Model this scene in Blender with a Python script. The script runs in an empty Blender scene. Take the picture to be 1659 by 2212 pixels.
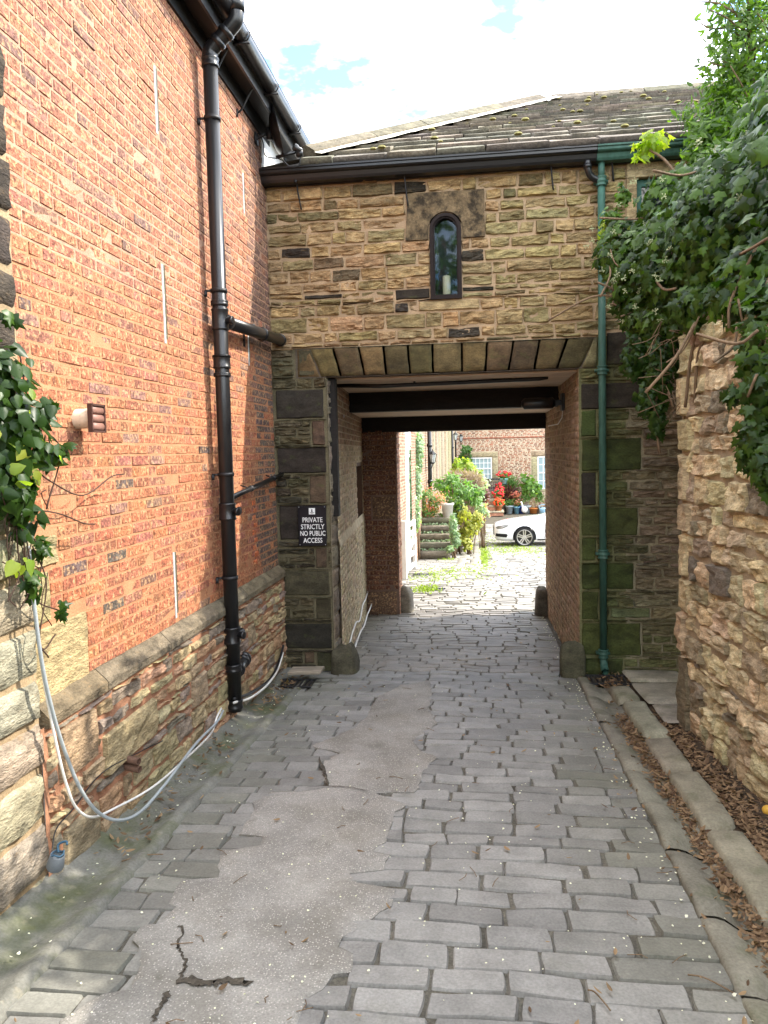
import bpy, bmesh, math, random
import numpy as np
from mathutils import Vector, Matrix
from mathutils.geometry import delaunay_2d_cdt
random.seed(7); rng = np.random.default_rng(11)
SC = bpy.context.scene; COL = SC.collection
R = math.radians; PI = math.pi
V3 = lambda *a: np.array(a, float)

# ------------------------------------------------------------------ camera (eye at the origin, road runs along +Y)
FPX, PW, PH = 1661., 1659., 2212.
YAW, PITCH, ROLL = R(7.17), R(-4.38), R(1.33)
_f = V3(-math.sin(YAW)*math.cos(PITCH), math.cos(YAW)*math.cos(PITCH), math.sin(PITCH))
_r = np.cross(_f, [0, 0, 1]); _r /= np.linalg.norm(_r); _u = np.cross(_r, _f)
CR = _r*math.cos(ROLL) - _u*math.sin(ROLL); CU = _r*math.sin(ROLL) + _u*math.cos(ROLL)
def ray(px, py): return _f*FPX + CR*(px-PW/2) - CU*(py-PH/2)
def atX(px, py, X): d = ray(px, py); return d*(X/d[0])
def atY(px, py, Y): d = ray(px, py); return d*(Y/d[1])
def vnoise(P, s=1.0, seed=0):
    P = np.asarray(P, float)*s + seed*17.13
    i = np.floor(P).astype(np.int64); f = P-i; f = f*f*(3-2*f)
    def h(ix, iy, iz):
        n = (ix*374761393 + iy*668265263 + iz*2147483647 + seed*1013) & 0xffffffff
        n = ((n ^ (n >> 13))*1274126177) & 0xffffffff
        n = (n ^ (n >> 16)) & 0xffff
        return n/65535.0
    o = 0
    for dx in (0, 1):
        for dy in (0, 1):
            for dz in (0, 1):
                w = (f[..., 0] if dx else 1-f[..., 0])*(f[..., 1] if dy else 1-f[..., 1])*(f[..., 2] if dz else 1-f[..., 2])
                o = o + w*h(i[..., 0]+dx, i[..., 1]+dy, i[..., 2]+dz)
    return o*2-1
def gz0(y):
    y = np.asarray(y, float)
    return -1.76 - .0545*np.where(y < 25, y, 25 + 2.0*(1-np.exp(-np.maximum(y-25, 0)/2.0)))
def gz(x, y):
    x = np.asarray(x, float); y = np.asarray(y, float)
    z = gz0(y)
    p = np.stack(np.broadcast_arrays(x, y, 0*x), -1)
    a = np.clip((y-5.5)/2, 0, 1)*np.clip((13-y)/2, 0, 1)
    return z + .008*vnoise(p, 1.7, 3) + .018*a*vnoise(p, 2.4, 5)*(np.abs(x) < 1.0) - .012*((x+.38)/1.27)**2*(np.abs(x+.38) < 1.4)
def atG(px, py):
    d = ray(px, py); t = 1.0
    for _ in range(200): t = float(gz0(d[1]*t))/d[2]
    p = d*t; p[2] = float(gz(p[0], p[1])); return p

# ------------------------------------------------------------------ object helpers
def props(o, label=None, cat=None, group=None, kind=None):
    if label: o['label'] = label
    if cat: o['category'] = cat
    if group: o['group'] = group
    if kind: o['kind'] = kind
    return o
def thing(name, label, cat, loc=(0, 0, 0), group=None, rz=0.0):
    o = bpy.data.objects.new(name, None); COL.objects.link(o); o.empty_display_size = .1
    o.location = [float(v) for v in loc]; o.rotation_euler = (0, 0, rz)
    return props(o, label, cat, group)
def base_of(o):
    b = V3(0, 0, 0)
    while o is not None: b = b + np.array(o.location); o = o.parent
    return b
class MB:
    def __init__(s): s.v = []; s.f = []; s.c = []; s.n = 0
    def add(s, v, f, col=(1, 1, 1)):
        v = np.asarray(v, float).reshape(-1, 3); k = s.n
        s.v.append(v); s.n += len(v)
        if isinstance(f, np.ndarray): s.f.extend((f+k).tolist())
        else: s.f.extend([[i+k for i in q] for q in f])
        c = np.asarray(col, float)
        s.c.append(np.broadcast_to(c, (len(v), 3)) if c.ndim == 1 else c)
        return s
    def build(s, name, mat, parent=None, loc=None, smooth=True, local=False):
        v = np.concatenate(s.v) if s.v else np.zeros((0, 3))
        off = V3(0, 0, 0) if local else (base_of(parent) if parent is not None else (V3(*loc) if loc is not None else V3(0, 0, 0)))
        me = bpy.data.meshes.new(name); me.from_pydata((v-off).tolist(), [], s.f); me.validate()
        if len(me.vertices) == len(v) and len(v):
            a = me.color_attributes.new('tint', 'FLOAT_COLOR', 'POINT')
            c = np.concatenate(s.c); a.data.foreach_set('color', np.concatenate([c, np.ones((len(c), 1))], 1).astype(np.float32).ravel())
        if smooth: me.polygons.foreach_set('use_smooth', np.ones(len(me.polygons), bool))
        me.materials.append(mat)
        o = bpy.data.objects.new(name, me); COL.objects.link(o)
        if parent is not None: o.parent = parent
        elif loc is not None: o.location = [float(x) for x in loc]
        return o
def box(mb, lo, hi, col=(1, 1, 1), ch=0.0, M=None):
    lo = V3(*lo); hi = V3(*hi)
    if ch <= 0:
        v = np.array([[(lo, hi)[i][0], (lo, hi)[j][1], (lo, hi)[k][2]] for i in (0, 1) for j in (0, 1) for k in (0, 1)])
        f = [(0, 1, 3, 2), (4, 6, 7, 5), (0, 4, 5, 1), (2, 3, 7, 6), (0, 2, 6, 4), (1, 5, 7, 3)]
    else:
        ch = min(ch, .49*min(hi-lo)); idx = {}; v = []
        for i in (0, 1):
            for j in (0, 1):
                for k in (0, 1):
                    for a in range(3):
                        p = [(lo, hi)[i][0], (lo, hi)[j][1], (lo, hi)[k][2]]
                        for b in range(3):
                            if b != a: p[b] += ch*(1 if (i, j, k)[b] == 0 else -1)
                        idx[(i, j, k, a)] = len(v); v.append(p)
        f = []
        for a in range(3):
            b, c = (a+1) % 3, (a+2) % 3
            for s in (0, 1):
                q = []
                for (t, w) in ((0, 0), (1, 0), (1, 1), (0, 1)):
                    e = [0, 0, 0]; e[a] = s; e[b] = t; e[c] = w; q.append(idx[(*e, a)])
                f.append(q if s else q[::-1])
        for a in range(3):
            b, c = (a+1) % 3, (a+2) % 3
            for s in (0, 1):
                for t in (0, 1):
                    e0 = [0, 0, 0]; e0[b] = s; e0[c] = t; e1 = list(e0); e1[a] = 1
                    q = [idx[(*e0, b)], idx[(*e1, b)], idx[(*e1, c)], idx[(*e0, c)]]
                    f.append(q if s != t else q[::-1])
        for i in (0, 1):
            for j in (0, 1):
                for k in (0, 1):
                    q = [idx[(i, j, k, a)] for a in range(3)]; f.append(q if (i+j+k) % 2 else q[::-1])
        v = np.array(v)
    if M is not None: v = v @ np.array(M.to_3x3()).T + np.array(M.translation)
    mb.add(v, f, col); return mb
def _frame(d):
    d = d/np.linalg.norm(d); a = V3(0, 0, 1) if abs(d[2]) < .9 else V3(1, 0, 0)
    x = np.cross(a, d); x /= np.linalg.norm(x); return x, np.cross(d, x)
def tube(mb, pts, r, n=10, col=(1, 1, 1), cap=True):
    pts = [np.asarray(p, float) for p in pts]; rs = [r]*len(pts) if np.isscalar(r) else list(r)
    rings = []; pa = None
    for i, p in enumerate(pts):
        d = pts[min(i+1, len(pts)-1)]-pts[max(i-1, 0)]
        if pa is None: a, b = _frame(d)
        else:
            dn = d/np.linalg.norm(d); a = pa-dn*(pa@dn)
            if np.linalg.norm(a) < 1e-6: a, _ = _frame(d)
            a /= np.linalg.norm(a); b = np.cross(dn, a)
        pa = a; t = np.linspace(0, 2*PI, n, endpoint=False)
        rings.append(p+rs[i]*(np.cos(t)[:, None]*a+np.sin(t)[:, None]*b))
    f = []
    for i in range(len(pts)-1):
        for k in range(n): f.append((i*n+k, i*n+(k+1) % n, (i+1)*n+(k+1) % n, (i+1)*n+k))
    if cap: f += [tuple(range(n))[::-1], tuple((len(pts)-1)*n+k for k in range(n))]
    mb.add(np.concatenate(rings), f, col); return mb
def smooth_path(pts, k=6):
    P = [np.asarray(p, float) for p in pts]; P = [2*P[0]-P[1]]+P+[2*P[-1]-P[-2]]; o = []
    for i in range(1, len(P)-2):
        for t in np.linspace(0, 1, k, endpoint=False):
            o.append(.5*((2*P[i])+(-P[i-1]+P[i+1])*t+(2*P[i-1]-5*P[i]+4*P[i+1]-P[i+2])*t*t+(-P[i-1]+3*P[i]-3*P[i+1]+P[i+2])*t**3))
    return o+[P[-2]]
def lathe(mb, prof, o=(0, 0, 0), d=(0, 0, 1), n=16, col=(1, 1, 1)):
    o = V3(*o); d = V3(*d); d /= np.linalg.norm(d); a, b = _frame(d); t = np.linspace(0, 2*PI, n, endpoint=False); v = []; f = []
    for (r, h) in prof: v.append(o+d*h+r*(np.cos(t)[:, None]*a+np.sin(t)[:, None]*b))
    for i in range(len(prof)-1):
        for k in range(n): f.append((i*n+k, i*n+(k+1) % n, (i+1)*n+(k+1) % n, (i+1)*n+k))
    mb.add(np.concatenate(v), f, col); return mb
class Fr:                                            # a wall's own frame: u along, v up, w out of the wall
    def __init__(s, o, eu, ev, ew): s.o, s.a, s.b, s.c = V3(*o), V3(*eu), V3(*ev), V3(*ew)
    def __call__(s, u, v, w):
        u, v, w = np.broadcast_arrays(np.asarray(u, float), np.asarray(v, float), np.asarray(w, float))
        return s.o+u[..., None]*s.a+v[..., None]*s.b+w[..., None]*s.c
_sd = [0]
def stone(mb, F, q, d=.02, rough=.01, col=(.3, .2, .1), n=(5, 4), ej=.005, ed=.012, ns=9., cj=0.0, back=-.012):
    """one stone: q = corners (u,v) bl,br,tr,tl in frame F, standing d proud of the joint plane"""
    _sd[0] += 1; q = np.array(q, float)
    if cj: q = q+rng.uniform(-cj, cj, (4, 2))
    lu = max(np.linalg.norm(q[1]-q[0]), 1e-3); lv = max(np.linalg.norm(q[3]-q[0]), 1e-3)
    eu, ev = min(ed/lu, .3), min(ed/lv, .3)
    S = np.concatenate([[0], np.linspace(eu, 1-eu, n[0]-1), [1]]); T = np.concatenate([[0], np.linspace(ev, 1-ev, n[1]-1), [1]])
    s, t = np.meshgrid(S, T, indexing='ij')
    p = ((1-s)*(1-t))[..., None]*q[0]+(s*(1-t))[..., None]*q[1]+(s*t)[..., None]*q[2]+((1-s)*t)[..., None]*q[3]
    bd = (s == 0) | (s == 1) | (t == 0) | (t == 1)
    P3 = np.concatenate([p, np.full(p.shape[:2]+(1,), _sd[0]*.371)], -1)
    P4 = P3*V3(.75, 1.9, 1); w = d*rng.uniform(.7, 1.15)+rough*(.8*vnoise(P4, ns, 1)+.55*vnoise(P4, ns*2.1, 2)+.4*vnoise(P4, ns*4.3, 7))
    w = np.where(bd, back, w)
    p = p+ej*np.stack([vnoise(P3, 14, 4), vnoise(P3, 14, 6)], -1)
    v = F(p[..., 0], p[..., 1], w); a, b = s.shape
    i = np.arange(a*b).reshape(a, b)
    f = np.stack([i[:-1, :-1], i[1:, :-1], i[1:, 1:], i[:-1, 1:]], -1).reshape(-1, 4)
    mb.add(v.reshape(-1, 3), f, col)
def layout(u0, u1, v0, v1, hr, wr, rects=(), joint=.012, split=True):
    lv = sorted(set([v0, v1]+[x for r in rects for x in (r[2], r[3]) if v0 < x < v1 and split]))
    rows = []
    for a, b in zip(lv[:-1], lv[1:]):
        if b-a < hr[0]*.45: rows.append((a, b)); continue
        k = max(1, round((b-a)/(.5*(hr[0]+hr[1])))); h = rng.uniform(hr[0], hr[1], k); h = h/h.sum()*(b-a); z = a
        for x in h: rows.append((z, z+x)); z += x
    for a, b in rows:
        free = [(u0, u1)]
        for r in rects:
            if r[2] < b-.004 and r[3] > a+.004:
                nf = []
                for x, y in free:
                    if r[1] <= x or r[0] >= y: nf.append((x, y)); continue
                    if r[0] > x: nf.append((x, r[0]))
                    if r[1] < y: nf.append((r[1], y))
                free = nf
        for x, y in free:
            u = x-rng.uniform(0, wr[0]*.6)
            while u < y-.02:
                e = u+rng.uniform(*wr)
                if y-e < wr[0]*.5: e = y
                s0, s1 = max(u, x), min(e, y)
                if s1-s0 > .03: yield (s0+joint/2, s1-joint/2, a+joint/2, b-joint/2)
                u = e
def rq(a, b, c, d): return [(a, c), (b, c), (b, d), (a, d)]
def jit(c, k=.2, h=.06):
    c = np.array(c, float); return np.clip(c*(1+rng.uniform(-k, k))*(1+rng.uniform(-h, h, 3)), .004, .9)
def sheet(mb, F, u0, u1, v0, v1, w=0., col=(1, 1, 1), st=.25, amp=0.):
    U = np.linspace(u0, u1, max(2, int((u1-u0)/st)+1)); T = np.linspace(v0, v1, max(2, int((v1-v0)/st)+1))
    u, t = np.meshgrid(U, T, indexing='ij'); P = np.stack([u, t, 0*u], -1)
    v = F(u, t, w+amp*vnoise(P, 8, 9)); i = np.arange(u.size).reshape(u.shape)
    mb.add(v.reshape(-1, 3), np.stack([i[:-1, :-1], i[1:, :-1], i[1:, 1:], i[:-1, 1:]], -1).reshape(-1, 4), col)
def holed(mb, F, u0, u1, v0, v1, rects, w=0., col=(1, 1, 1)):
    us = sorted(set([u0, u1]+[x for r in rects for x in r[:2] if u0 < x < u1])); vs = sorted(set([v0, v1]+[x for r in rects for x in r[2:] if v0 < x < v1]))
    for a, b in zip(us[:-1], us[1:]):
        for c, d in zip(vs[:-1], vs[1:]):
            m, k = (a+b)/2, (c+d)/2
            if any(r[0] < m < r[1] and r[2] < k < r[3] for r in rects): continue
            sheet(mb, F, a, b, c, d, w, col, st=9)
def prism(mb, F, out, w0, w1, col=(1, 1, 1)):
    n = len(out); o = np.array(out, float)
    tri = delaunay_2d_cdt([Vector(p) for p in out], [(i, (i+1) % n) for i in range(n)], [], 1, 1e-6)
    pv = np.array([tuple(p) for p in tri[0]]); tf = np.array([list(t) for t in tri[2]], int)
    mb.add(F(pv[:, 0], pv[:, 1], w1), tf, col); mb.add(F(pv[:, 0], pv[:, 1], w0), tf[:, ::-1].copy(), col)
    mb.add(np.concatenate([F(o[:, 0], o[:, 1], w0), F(o[:, 0], o[:, 1], w1)]), [(i, (i+1) % n, n+(i+1) % n, n+i) for i in range(n)], col)
def quads_from_rings(mb, rings, col=(1, 1, 1), closed=True, cap=True):
    n = len(rings[0]); f = []
    for i in range(len(rings)-1):
        for k in range(n if closed else n-1): f.append((i*n+k, i*n+(k+1) % n, (i+1)*n+(k+1) % n, (i+1)*n+k))
    if cap: f += [tuple(range(n))[::-1], tuple((len(rings)-1)*n+k for k in range(n))]
    mb.add(np.concatenate([np.asarray(r, float) for r in rings]), f, col)

# ------------------------------------------------------------------ materials
class NT:
    def __init__(s, m): s.t = m.node_tree; s.t.nodes.clear()
    def n(s, typ, **k):
        x = s.t.nodes.new(typ)
        for a, b in k.items(): setattr(x, a, b)
        return x
    def l(s, a, b): s.t.links.new(a, b)
def M(name, base=None, rough=.85, var=.25, vs=5., fine=.2, fs=70., bump=.4, bs=45., bd=.008, spec=.25, metal=0., stains=(), coat=0., stretch=None, lob=0.):
    m = bpy.data.materials.new(name); m.use_nodes = True; t = NT(m)
    out = t.n('ShaderNodeOutputMaterial'); b = t.n('ShaderNodeBsdfPrincipled'); t.l(b.outputs[0], out.inputs[0])
    b.inputs['Roughness'].default_value = rough; b.inputs['Metallic'].default_value = metal
    b.inputs['Specular IOR Level'].default_value = spec; b.inputs['Coat Weight'].default_value = coat; b.inputs['Coat Roughness'].default_value = .05
    tc = t.n('ShaderNodeTexCoord'); co = tc.outputs['Object']
    if stretch:
        mp = t.n('ShaderNodeMapping'); mp.inputs['Scale'].default_value = stretch; t.l(co, mp.inputs[0]); co = mp.outputs[0]
    if base is None: a = t.n('ShaderNodeAttribute', attribute_name='tint'); c = a.outputs['Color']
    else: a = t.n('ShaderNodeRGB'); a.outputs[0].default_value = (*base, 1); c = a.outputs[0]
    def noise(sc, det=5., off=0.):
        x = t.n('ShaderNodeTexNoise'); x.inputs['Scale'].default_value = sc; x.inputs['Detail'].default_value = det; x.inputs['Roughness'].default_value = .6
        if off:
            mp = t.n('ShaderNodeMapping'); mp.inputs['Location'].default_value = (off, off*.7, -off); t.l(co, mp.inputs[0]); t.l(mp.outputs[0], x.inputs[0])
        else: t.l(co, x.inputs[0])
        return x.outputs[0]
    def mr(x, lo, hi, a0=.3, a1=.7):
        r = t.n('ShaderNodeMapRange'); r.inputs[1].default_value = a0; r.inputs[2].default_value = a1; r.inputs[3].default_value = lo; r.inputs[4].default_value = hi
        t.l(x, r.inputs[0]); return r.outputs[0]
    nv = noise(vs)
    if var or fine:
        mu = t.n('ShaderNodeMath', operation='MULTIPLY'); t.l(mr(nv, 1-var, 1+var), mu.inputs[0]); t.l(mr(noise(fs, 4, 3.1), 1-fine, 1+fine), mu.inputs[1])
        vm = t.n('ShaderNodeVectorMath', operation='SCALE'); t.l(c, vm.inputs[0]); t.l(mu.outputs[0], vm.inputs['Scale']); c = vm.outputs[0]
    for k, (sc_, col, lo, hi, amt) in enumerate(stains):
        mx = t.n('ShaderNodeMix', data_type='RGBA'); t.l(mr(noise(sc_, 6, 7.7+3*k), 0, amt, lo, hi), mx.inputs[0]); t.l(c, mx.inputs[6]); mx.inputs[7].default_value = (*col, 1); c = mx.outputs[2]
    t.l(c, b.inputs['Base Color'])
    if bump:
        ad = t.n('ShaderNodeMath', operation='ADD'); t.l(noise(bs, 6, 1.3), ad.inputs[0])
        if lob:
            ml = t.n('ShaderNodeMath', operation='MULTIPLY'); t.l(noise(bs*.25, 3, 9.), ml.inputs[0]); ml.inputs[1].default_value = lob; t.l(ml.outputs[0], ad.inputs[1])
        else: ad.inputs[1].default_value = 0
        bp = t.n('ShaderNodeBump'); bp.inputs['Strength'].default_value = bump; bp.inputs['Distance'].default_value = bd
        t.l(ad.outputs[0], bp.inputs['Height']); t.l(bp.outputs[0], b.inputs['Normal'])
    m['_'] = 1; return m
def leafmat(name, c1, c2, tr=.45, rough=.35, spec=.5):
    m = bpy.data.materials.new(name); m.use_nodes = True; t = NT(m)
    out = t.n('ShaderNodeOutputMaterial'); b = t.n('ShaderNodeBsdfPrincipled'); b.inputs['Roughness'].default_value = rough; b.inputs['Specular IOR Level'].default_value = spec
    at = t.n('ShaderNodeAttribute', attribute_name='tint'); sp = t.n('ShaderNodeSeparateColor'); t.l(at.outputs[0], sp.inputs[0])
    mx = t.n('ShaderNodeMix', data_type='RGBA'); t.l(sp.outputs[0], mx.inputs[0]); mx.inputs[6].default_value = (*c1, 1); mx.inputs[7].default_value = (*c2, 1)
    t.l(mx.outputs[2], b.inputs['Base Color'])
    tl = t.n('ShaderNodeBsdfTranslucent'); g = t.n('ShaderNodeMix', data_type='RGBA', blend_type='MULTIPLY'); g.inputs[0].default_value = 1; t.l(mx.outputs[2], g.inputs[6]); g.inputs[7].default_value = (2.6, 3.0, .9, 1); t.l(g.outputs[2], tl.inputs[0])
    ms = t.n('ShaderNodeMixShader'); ms.inputs[0].default_value = tr; t.l(b.outputs[0], ms.inputs[1]); t.l(tl.outputs[0], ms.inputs[2]); t.l(ms.outputs[0], out.inputs[0])
    return m
def flat(name, base, rough=.5, **k):
    d = dict(var=.08, fine=.06, bump=.06, bs=120, bd=.002); d.update(k); return M(name, base, rough, **d)
MT = {}
MT['brick'] = M('old red brick', rough=.9, var=.28, vs=11, fine=.35, fs=85, bump=.9, bs=70, bd=.012, lob=1.2, stains=((36, (.62, .38, .19), .50, .62, .6), (3.2, (.44, .24, .14), .58, .78, .35), (48, (.10, .042, .028), .50, .64, .78)))
MT['brickfar'] = M('sunlit courtyard brick', rough=.9, var=.2, vs=3, fine=.2, fs=60, bump=.3)
MT['mortar'] = M('sandy pink mortar', rough=.95, var=.2, vs=6, fine=.25, fs=110, bump=.7, bs=90, bd=.006)
MT['stone'] = M('weathered sandstone', rough=.92, var=.42, vs=9, fine=.28, fs=60, bump=.9, bs=34, bd=.018, lob=1., stretch=(1, 1, 2.4), stains=((6, (.055, .045, .028), .54, .76, .6), (16, (.33, .21, .10), .58, .75, .4)))
MT['ashlar'] = M('tooled sooty gritstone', rough=.92, var=.4, vs=6, fine=.3, fs=55, bump=.7, bs=60, bd=.008, lob=.6, stretch=(1, 1, 1.6), stains=((5, (.012, .011, .009), .52, .75, .7), (9, (.10, .12, .03), .58, .78, .4)))
MT['soot'] = M('soot stained sandstone', None, .92, var=.45, vs=9, fine=.3, fs=50, bump=.9, bs=40, bd=.012, stains=((8, (.014, .012, .009), .47, .60, .85), (20, (.20, .13, .06), .58, .72, .5)))
MT['slate'] = M('stone roof slate', rough=.85, var=.35, vs=7, fine=.3, fs=50, bump=.8, bs=30, bd=.015, stains=((11, (.23, .20, .10), .60, .75, .5),))
MT['sett'] = M('worn stone sett', rough=.62, var=.2, vs=6, fine=.2, fs=90, bump=.35, bs=60, bd=.006, spec=.4, stains=((3.0, (.085, .095, .045), .58, .80, .35),))
MT['joint'] = M('joint dirt', (.045, .038, .028), .95, var=.4, fine=.4, bump=.8, bs=80)
MT['roadjoint'] = M('gritty joint', (.10, .092, .074), .95, var=.4, fine=.4, bump=.8, bs=80)
MT['concrete'] = M('mossy cement', (.165,.162,.14), rough=.9, var=.25, vs=4, fine=.2, fs=80, bump=.5, bs=60, lob=.8, stains=((3.2, (.080, .092, .030), .45, .66, .8), (14, (.30, .27, .19), .60, .75, .5), (6, (.05, .045, .035), .60, .78, .5)))
MT['kerb'] = M('worn kerb stone', rough=.85, var=.3, vs=5, fine=.2, fs=80, bump=.6, bs=30, lob=1., stains=((4, (.07, .085, .035), .52, .70, .6), (10, (.27, .24, .19), .60, .75, .5)))
MT['black'] = flat('black plastic', (.010, .010, .011), .32, spec=.5)
MT['blackmetal'] = flat('black painted iron', (.012, .012, .013), .5, spec=.4)
MT['green'] = M('green painted iron', (.040, .098, .075), .5, var=.3, vs=7, fine=.2, fs=40, bump=.2, stretch=(1, 1, .25), stains=((18, (.16, .22, .18), .6, .75, .5), (9, (.03, .06, .045), .6, .75, .6)))
MT['soil'] = M('dark soil', (.05, .036, .024), .95, var=.4, fine=.4, bump=.8)
MT['bark'] = M('ivy bark', (.17, .115, .07), .9, var=.3, fine=.3, bump=.6, stretch=(1, 1, .4))
MT['ivy'] = leafmat('ivy leaf', (.013, .034, .005), (.088, .165, .018), .27, .36, .22)
MT['treeleaf'] = leafmat('evergreen leaf', (.045, .085, .02), (.12, .19, .035), .5, .4, .4)
MT['brightleaf'] = leafmat('lime leaf', (.16, .24, .03), (.3, .32, .04), .5, .5)
MT['yellowleaf'] = leafmat('golden leaf', (.20, .22, .03), (.36, .33, .05), .35, .5)
MT['plantleaf'] = leafmat('garden leaf', (.06, .14, .03), (.16, .26, .06), .4, .5)
MT['paleleaf'] = leafmat('pale variegated leaf', (.12, .2, .10), (.5, .55, .4), .35, .5)
MT['bronze'] = leafmat('bronze leaf', (.09, .03, .03), (.16, .06, .05), .3, .5)
MT['pinkleaf'] = leafmat('pink flowering tips', (.35, .2, .1), (.75, .22, .2), .35, .6)
MT['red'] = flat('red petals', (.58, .03, .035), .6)
MT['drygrass'] = leafmat('dry plumes', (.22, .155, .125), (.33, .25, .20), .2, .8)
MT['deadleaf'] = leafmat('dead leaves', (.075, .040, .022), (.30, .20, .115), .15, .7, .3)
MT['wood'] = M('weathered board', (.26, .22, .17), .85, var=.3, vs=4, fine=.3, fs=60, bump=.5, stretch=(.15, 1, 1))
MT['ceil'] = M('painted ceiling boards', (.62, .50, .38), .7, var=.15, vs=3, fine=.2, fs=40, bump=.2, stretch=(.12, 1, 1))
MT['beam'] = M('black painted beam', (.012, .010, .009), .7, var=.4, fine=.3, bump=.4, stretch=(.2, 1, 1))
MT['white'] = flat('white paint', (.78, .78, .76), .5)
MT['whitebright'] = flat('white render', (.8, .8, .79), .8)
MT['glass'] = flat('dark glass', (.012, .016, .022), .06, spec=.6, bump=0)
MT['paleglass'] = flat('curtained glass', (.30, .40, .42), .08, spec=.6, bump=0)
MT['framebrown'] = flat('dark brown frame', (.012, .006, .005), .5, spec=.15)
MT['sign'] = flat('black sign plate', (.008, .008, .012), .3, spec=.4)
MT['ink'] = flat('white lettering', (.8, .8, .8), .5, bump=0)
MT['lead'] = M('lead strip', None, .5, var=.2, fine=.2, bump=.3)
MT['cable'] = flat('grey cable', (.30, .33, .34), .45)
MT['cablewhite'] = flat('white cable', (.68, .66, .62), .5)
MT['brownvent'] = flat('brown vent plastic', (.24, .125, .095), .45)
MT['duct'] = M('stained white duct', (.66, .52, .38), .5, var=.1, fine=.1, bump=.1, stains=((40, (.25, .12, .05), .62, .72, .8),))
MT['carpaint'] = flat('white car paint', (.8, .81, .83), .25, coat=1., bump=0, var=0, fine=0)
MT['rubber'] = flat('tyre rubber', (.018, .018, .018), .8)
MT['alloy'] = flat('polished alloy', (.55, .53, .5), .3, metal=.9)
MT['darkalloy'] = flat('dark alloy', (.05, .048, .045), .4, metal=.6)
MT['headlight'] = flat('headlight lens', (.16, .155, .13), .1, spec=.7)
MT['pot'] = M('glazed pots', None, .5, var=.15, fine=.1, bump=.1)
MT['terracotta'] = M('terracotta', (.42, .16, .07), .85, var=.2, fine=.2)
MT['candle'] = flat('candle wax', (.75, .70, .5), .6)
MT['rust'] = M('rusty pipe', (.11, .06, .04), .8, var=.3, fine=.3, bump=.5)
MT['lamp'] = flat('lantern glass', (.55, .6, .6), .15, spec=.6)
MT['chrome'] = flat('bare metal', (.5, .5, .5), .35, metal=.8)
MT['gatewood'] = flat('whitewashed gate', (.72, .70, .66), .6)
MT['moss'] = M('moss', (.085, .105, .02), .95, var=.4, fine=.4, bump=.9, bs=80)
MT['apple'] = flat('red apple', (.6, .03, .03), .35)
def asphalt():
    m = M('worn asphalt', (.262, .25, .228), .9, var=.26, vs=2.6, fine=.25, fs=120, bump=.8, bs=140, bd=.005, stains=((2.5, (.15, .135, .105), .45, .70, .55), (7, (.10, .09, .07), .60, .78, .5)))
    t = m.node_tree; b = next(n for n in t.nodes if n.type == 'BSDF_PRINCIPLED'); src = b.inputs['Base Color'].links[0].from_socket
    tc = t.nodes.new('ShaderNodeTexCoord'); vo = t.nodes.new('ShaderNodeTexVoronoi'); vo.inputs['Scale'].default_value = 95; t.links.new(tc.outputs['Object'], vo.inputs[0])
    r = t.nodes.new('ShaderNodeMapRange'); r.inputs[1].default_value = .36; r.inputs[2].default_value = .22; t.links.new(vo.outputs['Distance'], r.inputs[0])
    sp = t.nodes.new('ShaderNodeSeparateColor'); t.links.new(vo.outputs['Color'], sp.inputs[0])
    g = t.nodes.new('ShaderNodeMath'); g.operation = 'GREATER_THAN'; g.inputs[1].default_value = .52; t.links.new(sp.outputs[0], g.inputs[0])
    mu = t.nodes.new('ShaderNodeMath'); mu.operation = 'MULTIPLY'; t.links.new(r.outputs[0], mu.inputs[0]); t.links.new(g.outputs[0], mu.inputs[1])
    mx = t.nodes.new('ShaderNodeMix'); mx.data_type = 'RGBA'; t.links.new(mu.outputs[0], mx.inputs[0]); t.links.new(src, mx.inputs[6]); mx.inputs[7].default_value = (.46, .43, .39, 1)
    t.links.new(mx.outputs[2], b.inputs['Base Color']); return m
MT['asphalt'] = asphalt()

# ------------------------------------------------------------------ leaves
def _tm(half, lift):
    o = half+[(-x, y) for x, y in half[::-1] if x > 0]
    v = [(0, .42, lift)]+[(x, y, -.25*abs(x)+(0 if x else lift*.6)) for x, y in o]; n = len(o)
    return np.array(v, float), np.array([(0, 1+(i+1) % n, 1+i) for i in range(n)])
T_IVY = _tm([(0, 0), (.22, -.10), (.50, .16), (.27, .32), (.36, .60), (.13, .62), (0, 1.)], .07)
T_HEART = _tm([(0, 0), (.26, -.06), (.42, .2), (.3, .6), (0, 1.)], .06)
T_LANCE = _tm([(0, 0), (.15, .22), (.18, .5), (.1, .8), (0, 1.)], .05)
T_STRIP = _tm([(0, 0), (.05, .3), (.045, .7), (0, 1.)], .02)
T_ROUND = _tm([(0, 0), (.4, .2), (.45, .6), (0, 1.)], .05)
def leaves(mb, pos, nrm, tip, size, T, tint):
    pos = np.asarray(pos, float); n = len(pos); nrm = np.asarray(nrm, float)+1e-6; tip = np.asarray(tip, float)
    nrm = nrm/np.linalg.norm(nrm, axis=1, keepdims=True); tip = tip-nrm*np.sum(nrm*tip, 1, keepdims=True)
    tip /= np.linalg.norm(tip, axis=1, keepdims=True)+1e-9; sd = np.cross(tip, nrm); s = np.broadcast_to(np.asarray(size, float), (n,))[:, None, None]
    v = pos[:, None]+s*(T[0][None, :, 0:1]*sd[:, None]+T[0][None, :, 1:2]*tip[:, None]+T[0][None, :, 2:3]*nrm[:, None])
    m = len(T[0]); f = (T[1][None]+(np.arange(n)*m)[:, None, None]).reshape(-1, 3)
    c = np.repeat(np.broadcast_to(np.asarray(tint, float), (n,)), m); mb.add(v.reshape(-1, 3), f, np.stack([c, c, c], 1))
def unit(n): d = rng.normal(size=(n, 3)); return d/np.linalg.norm(d, axis=1, keepdims=True)
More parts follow.
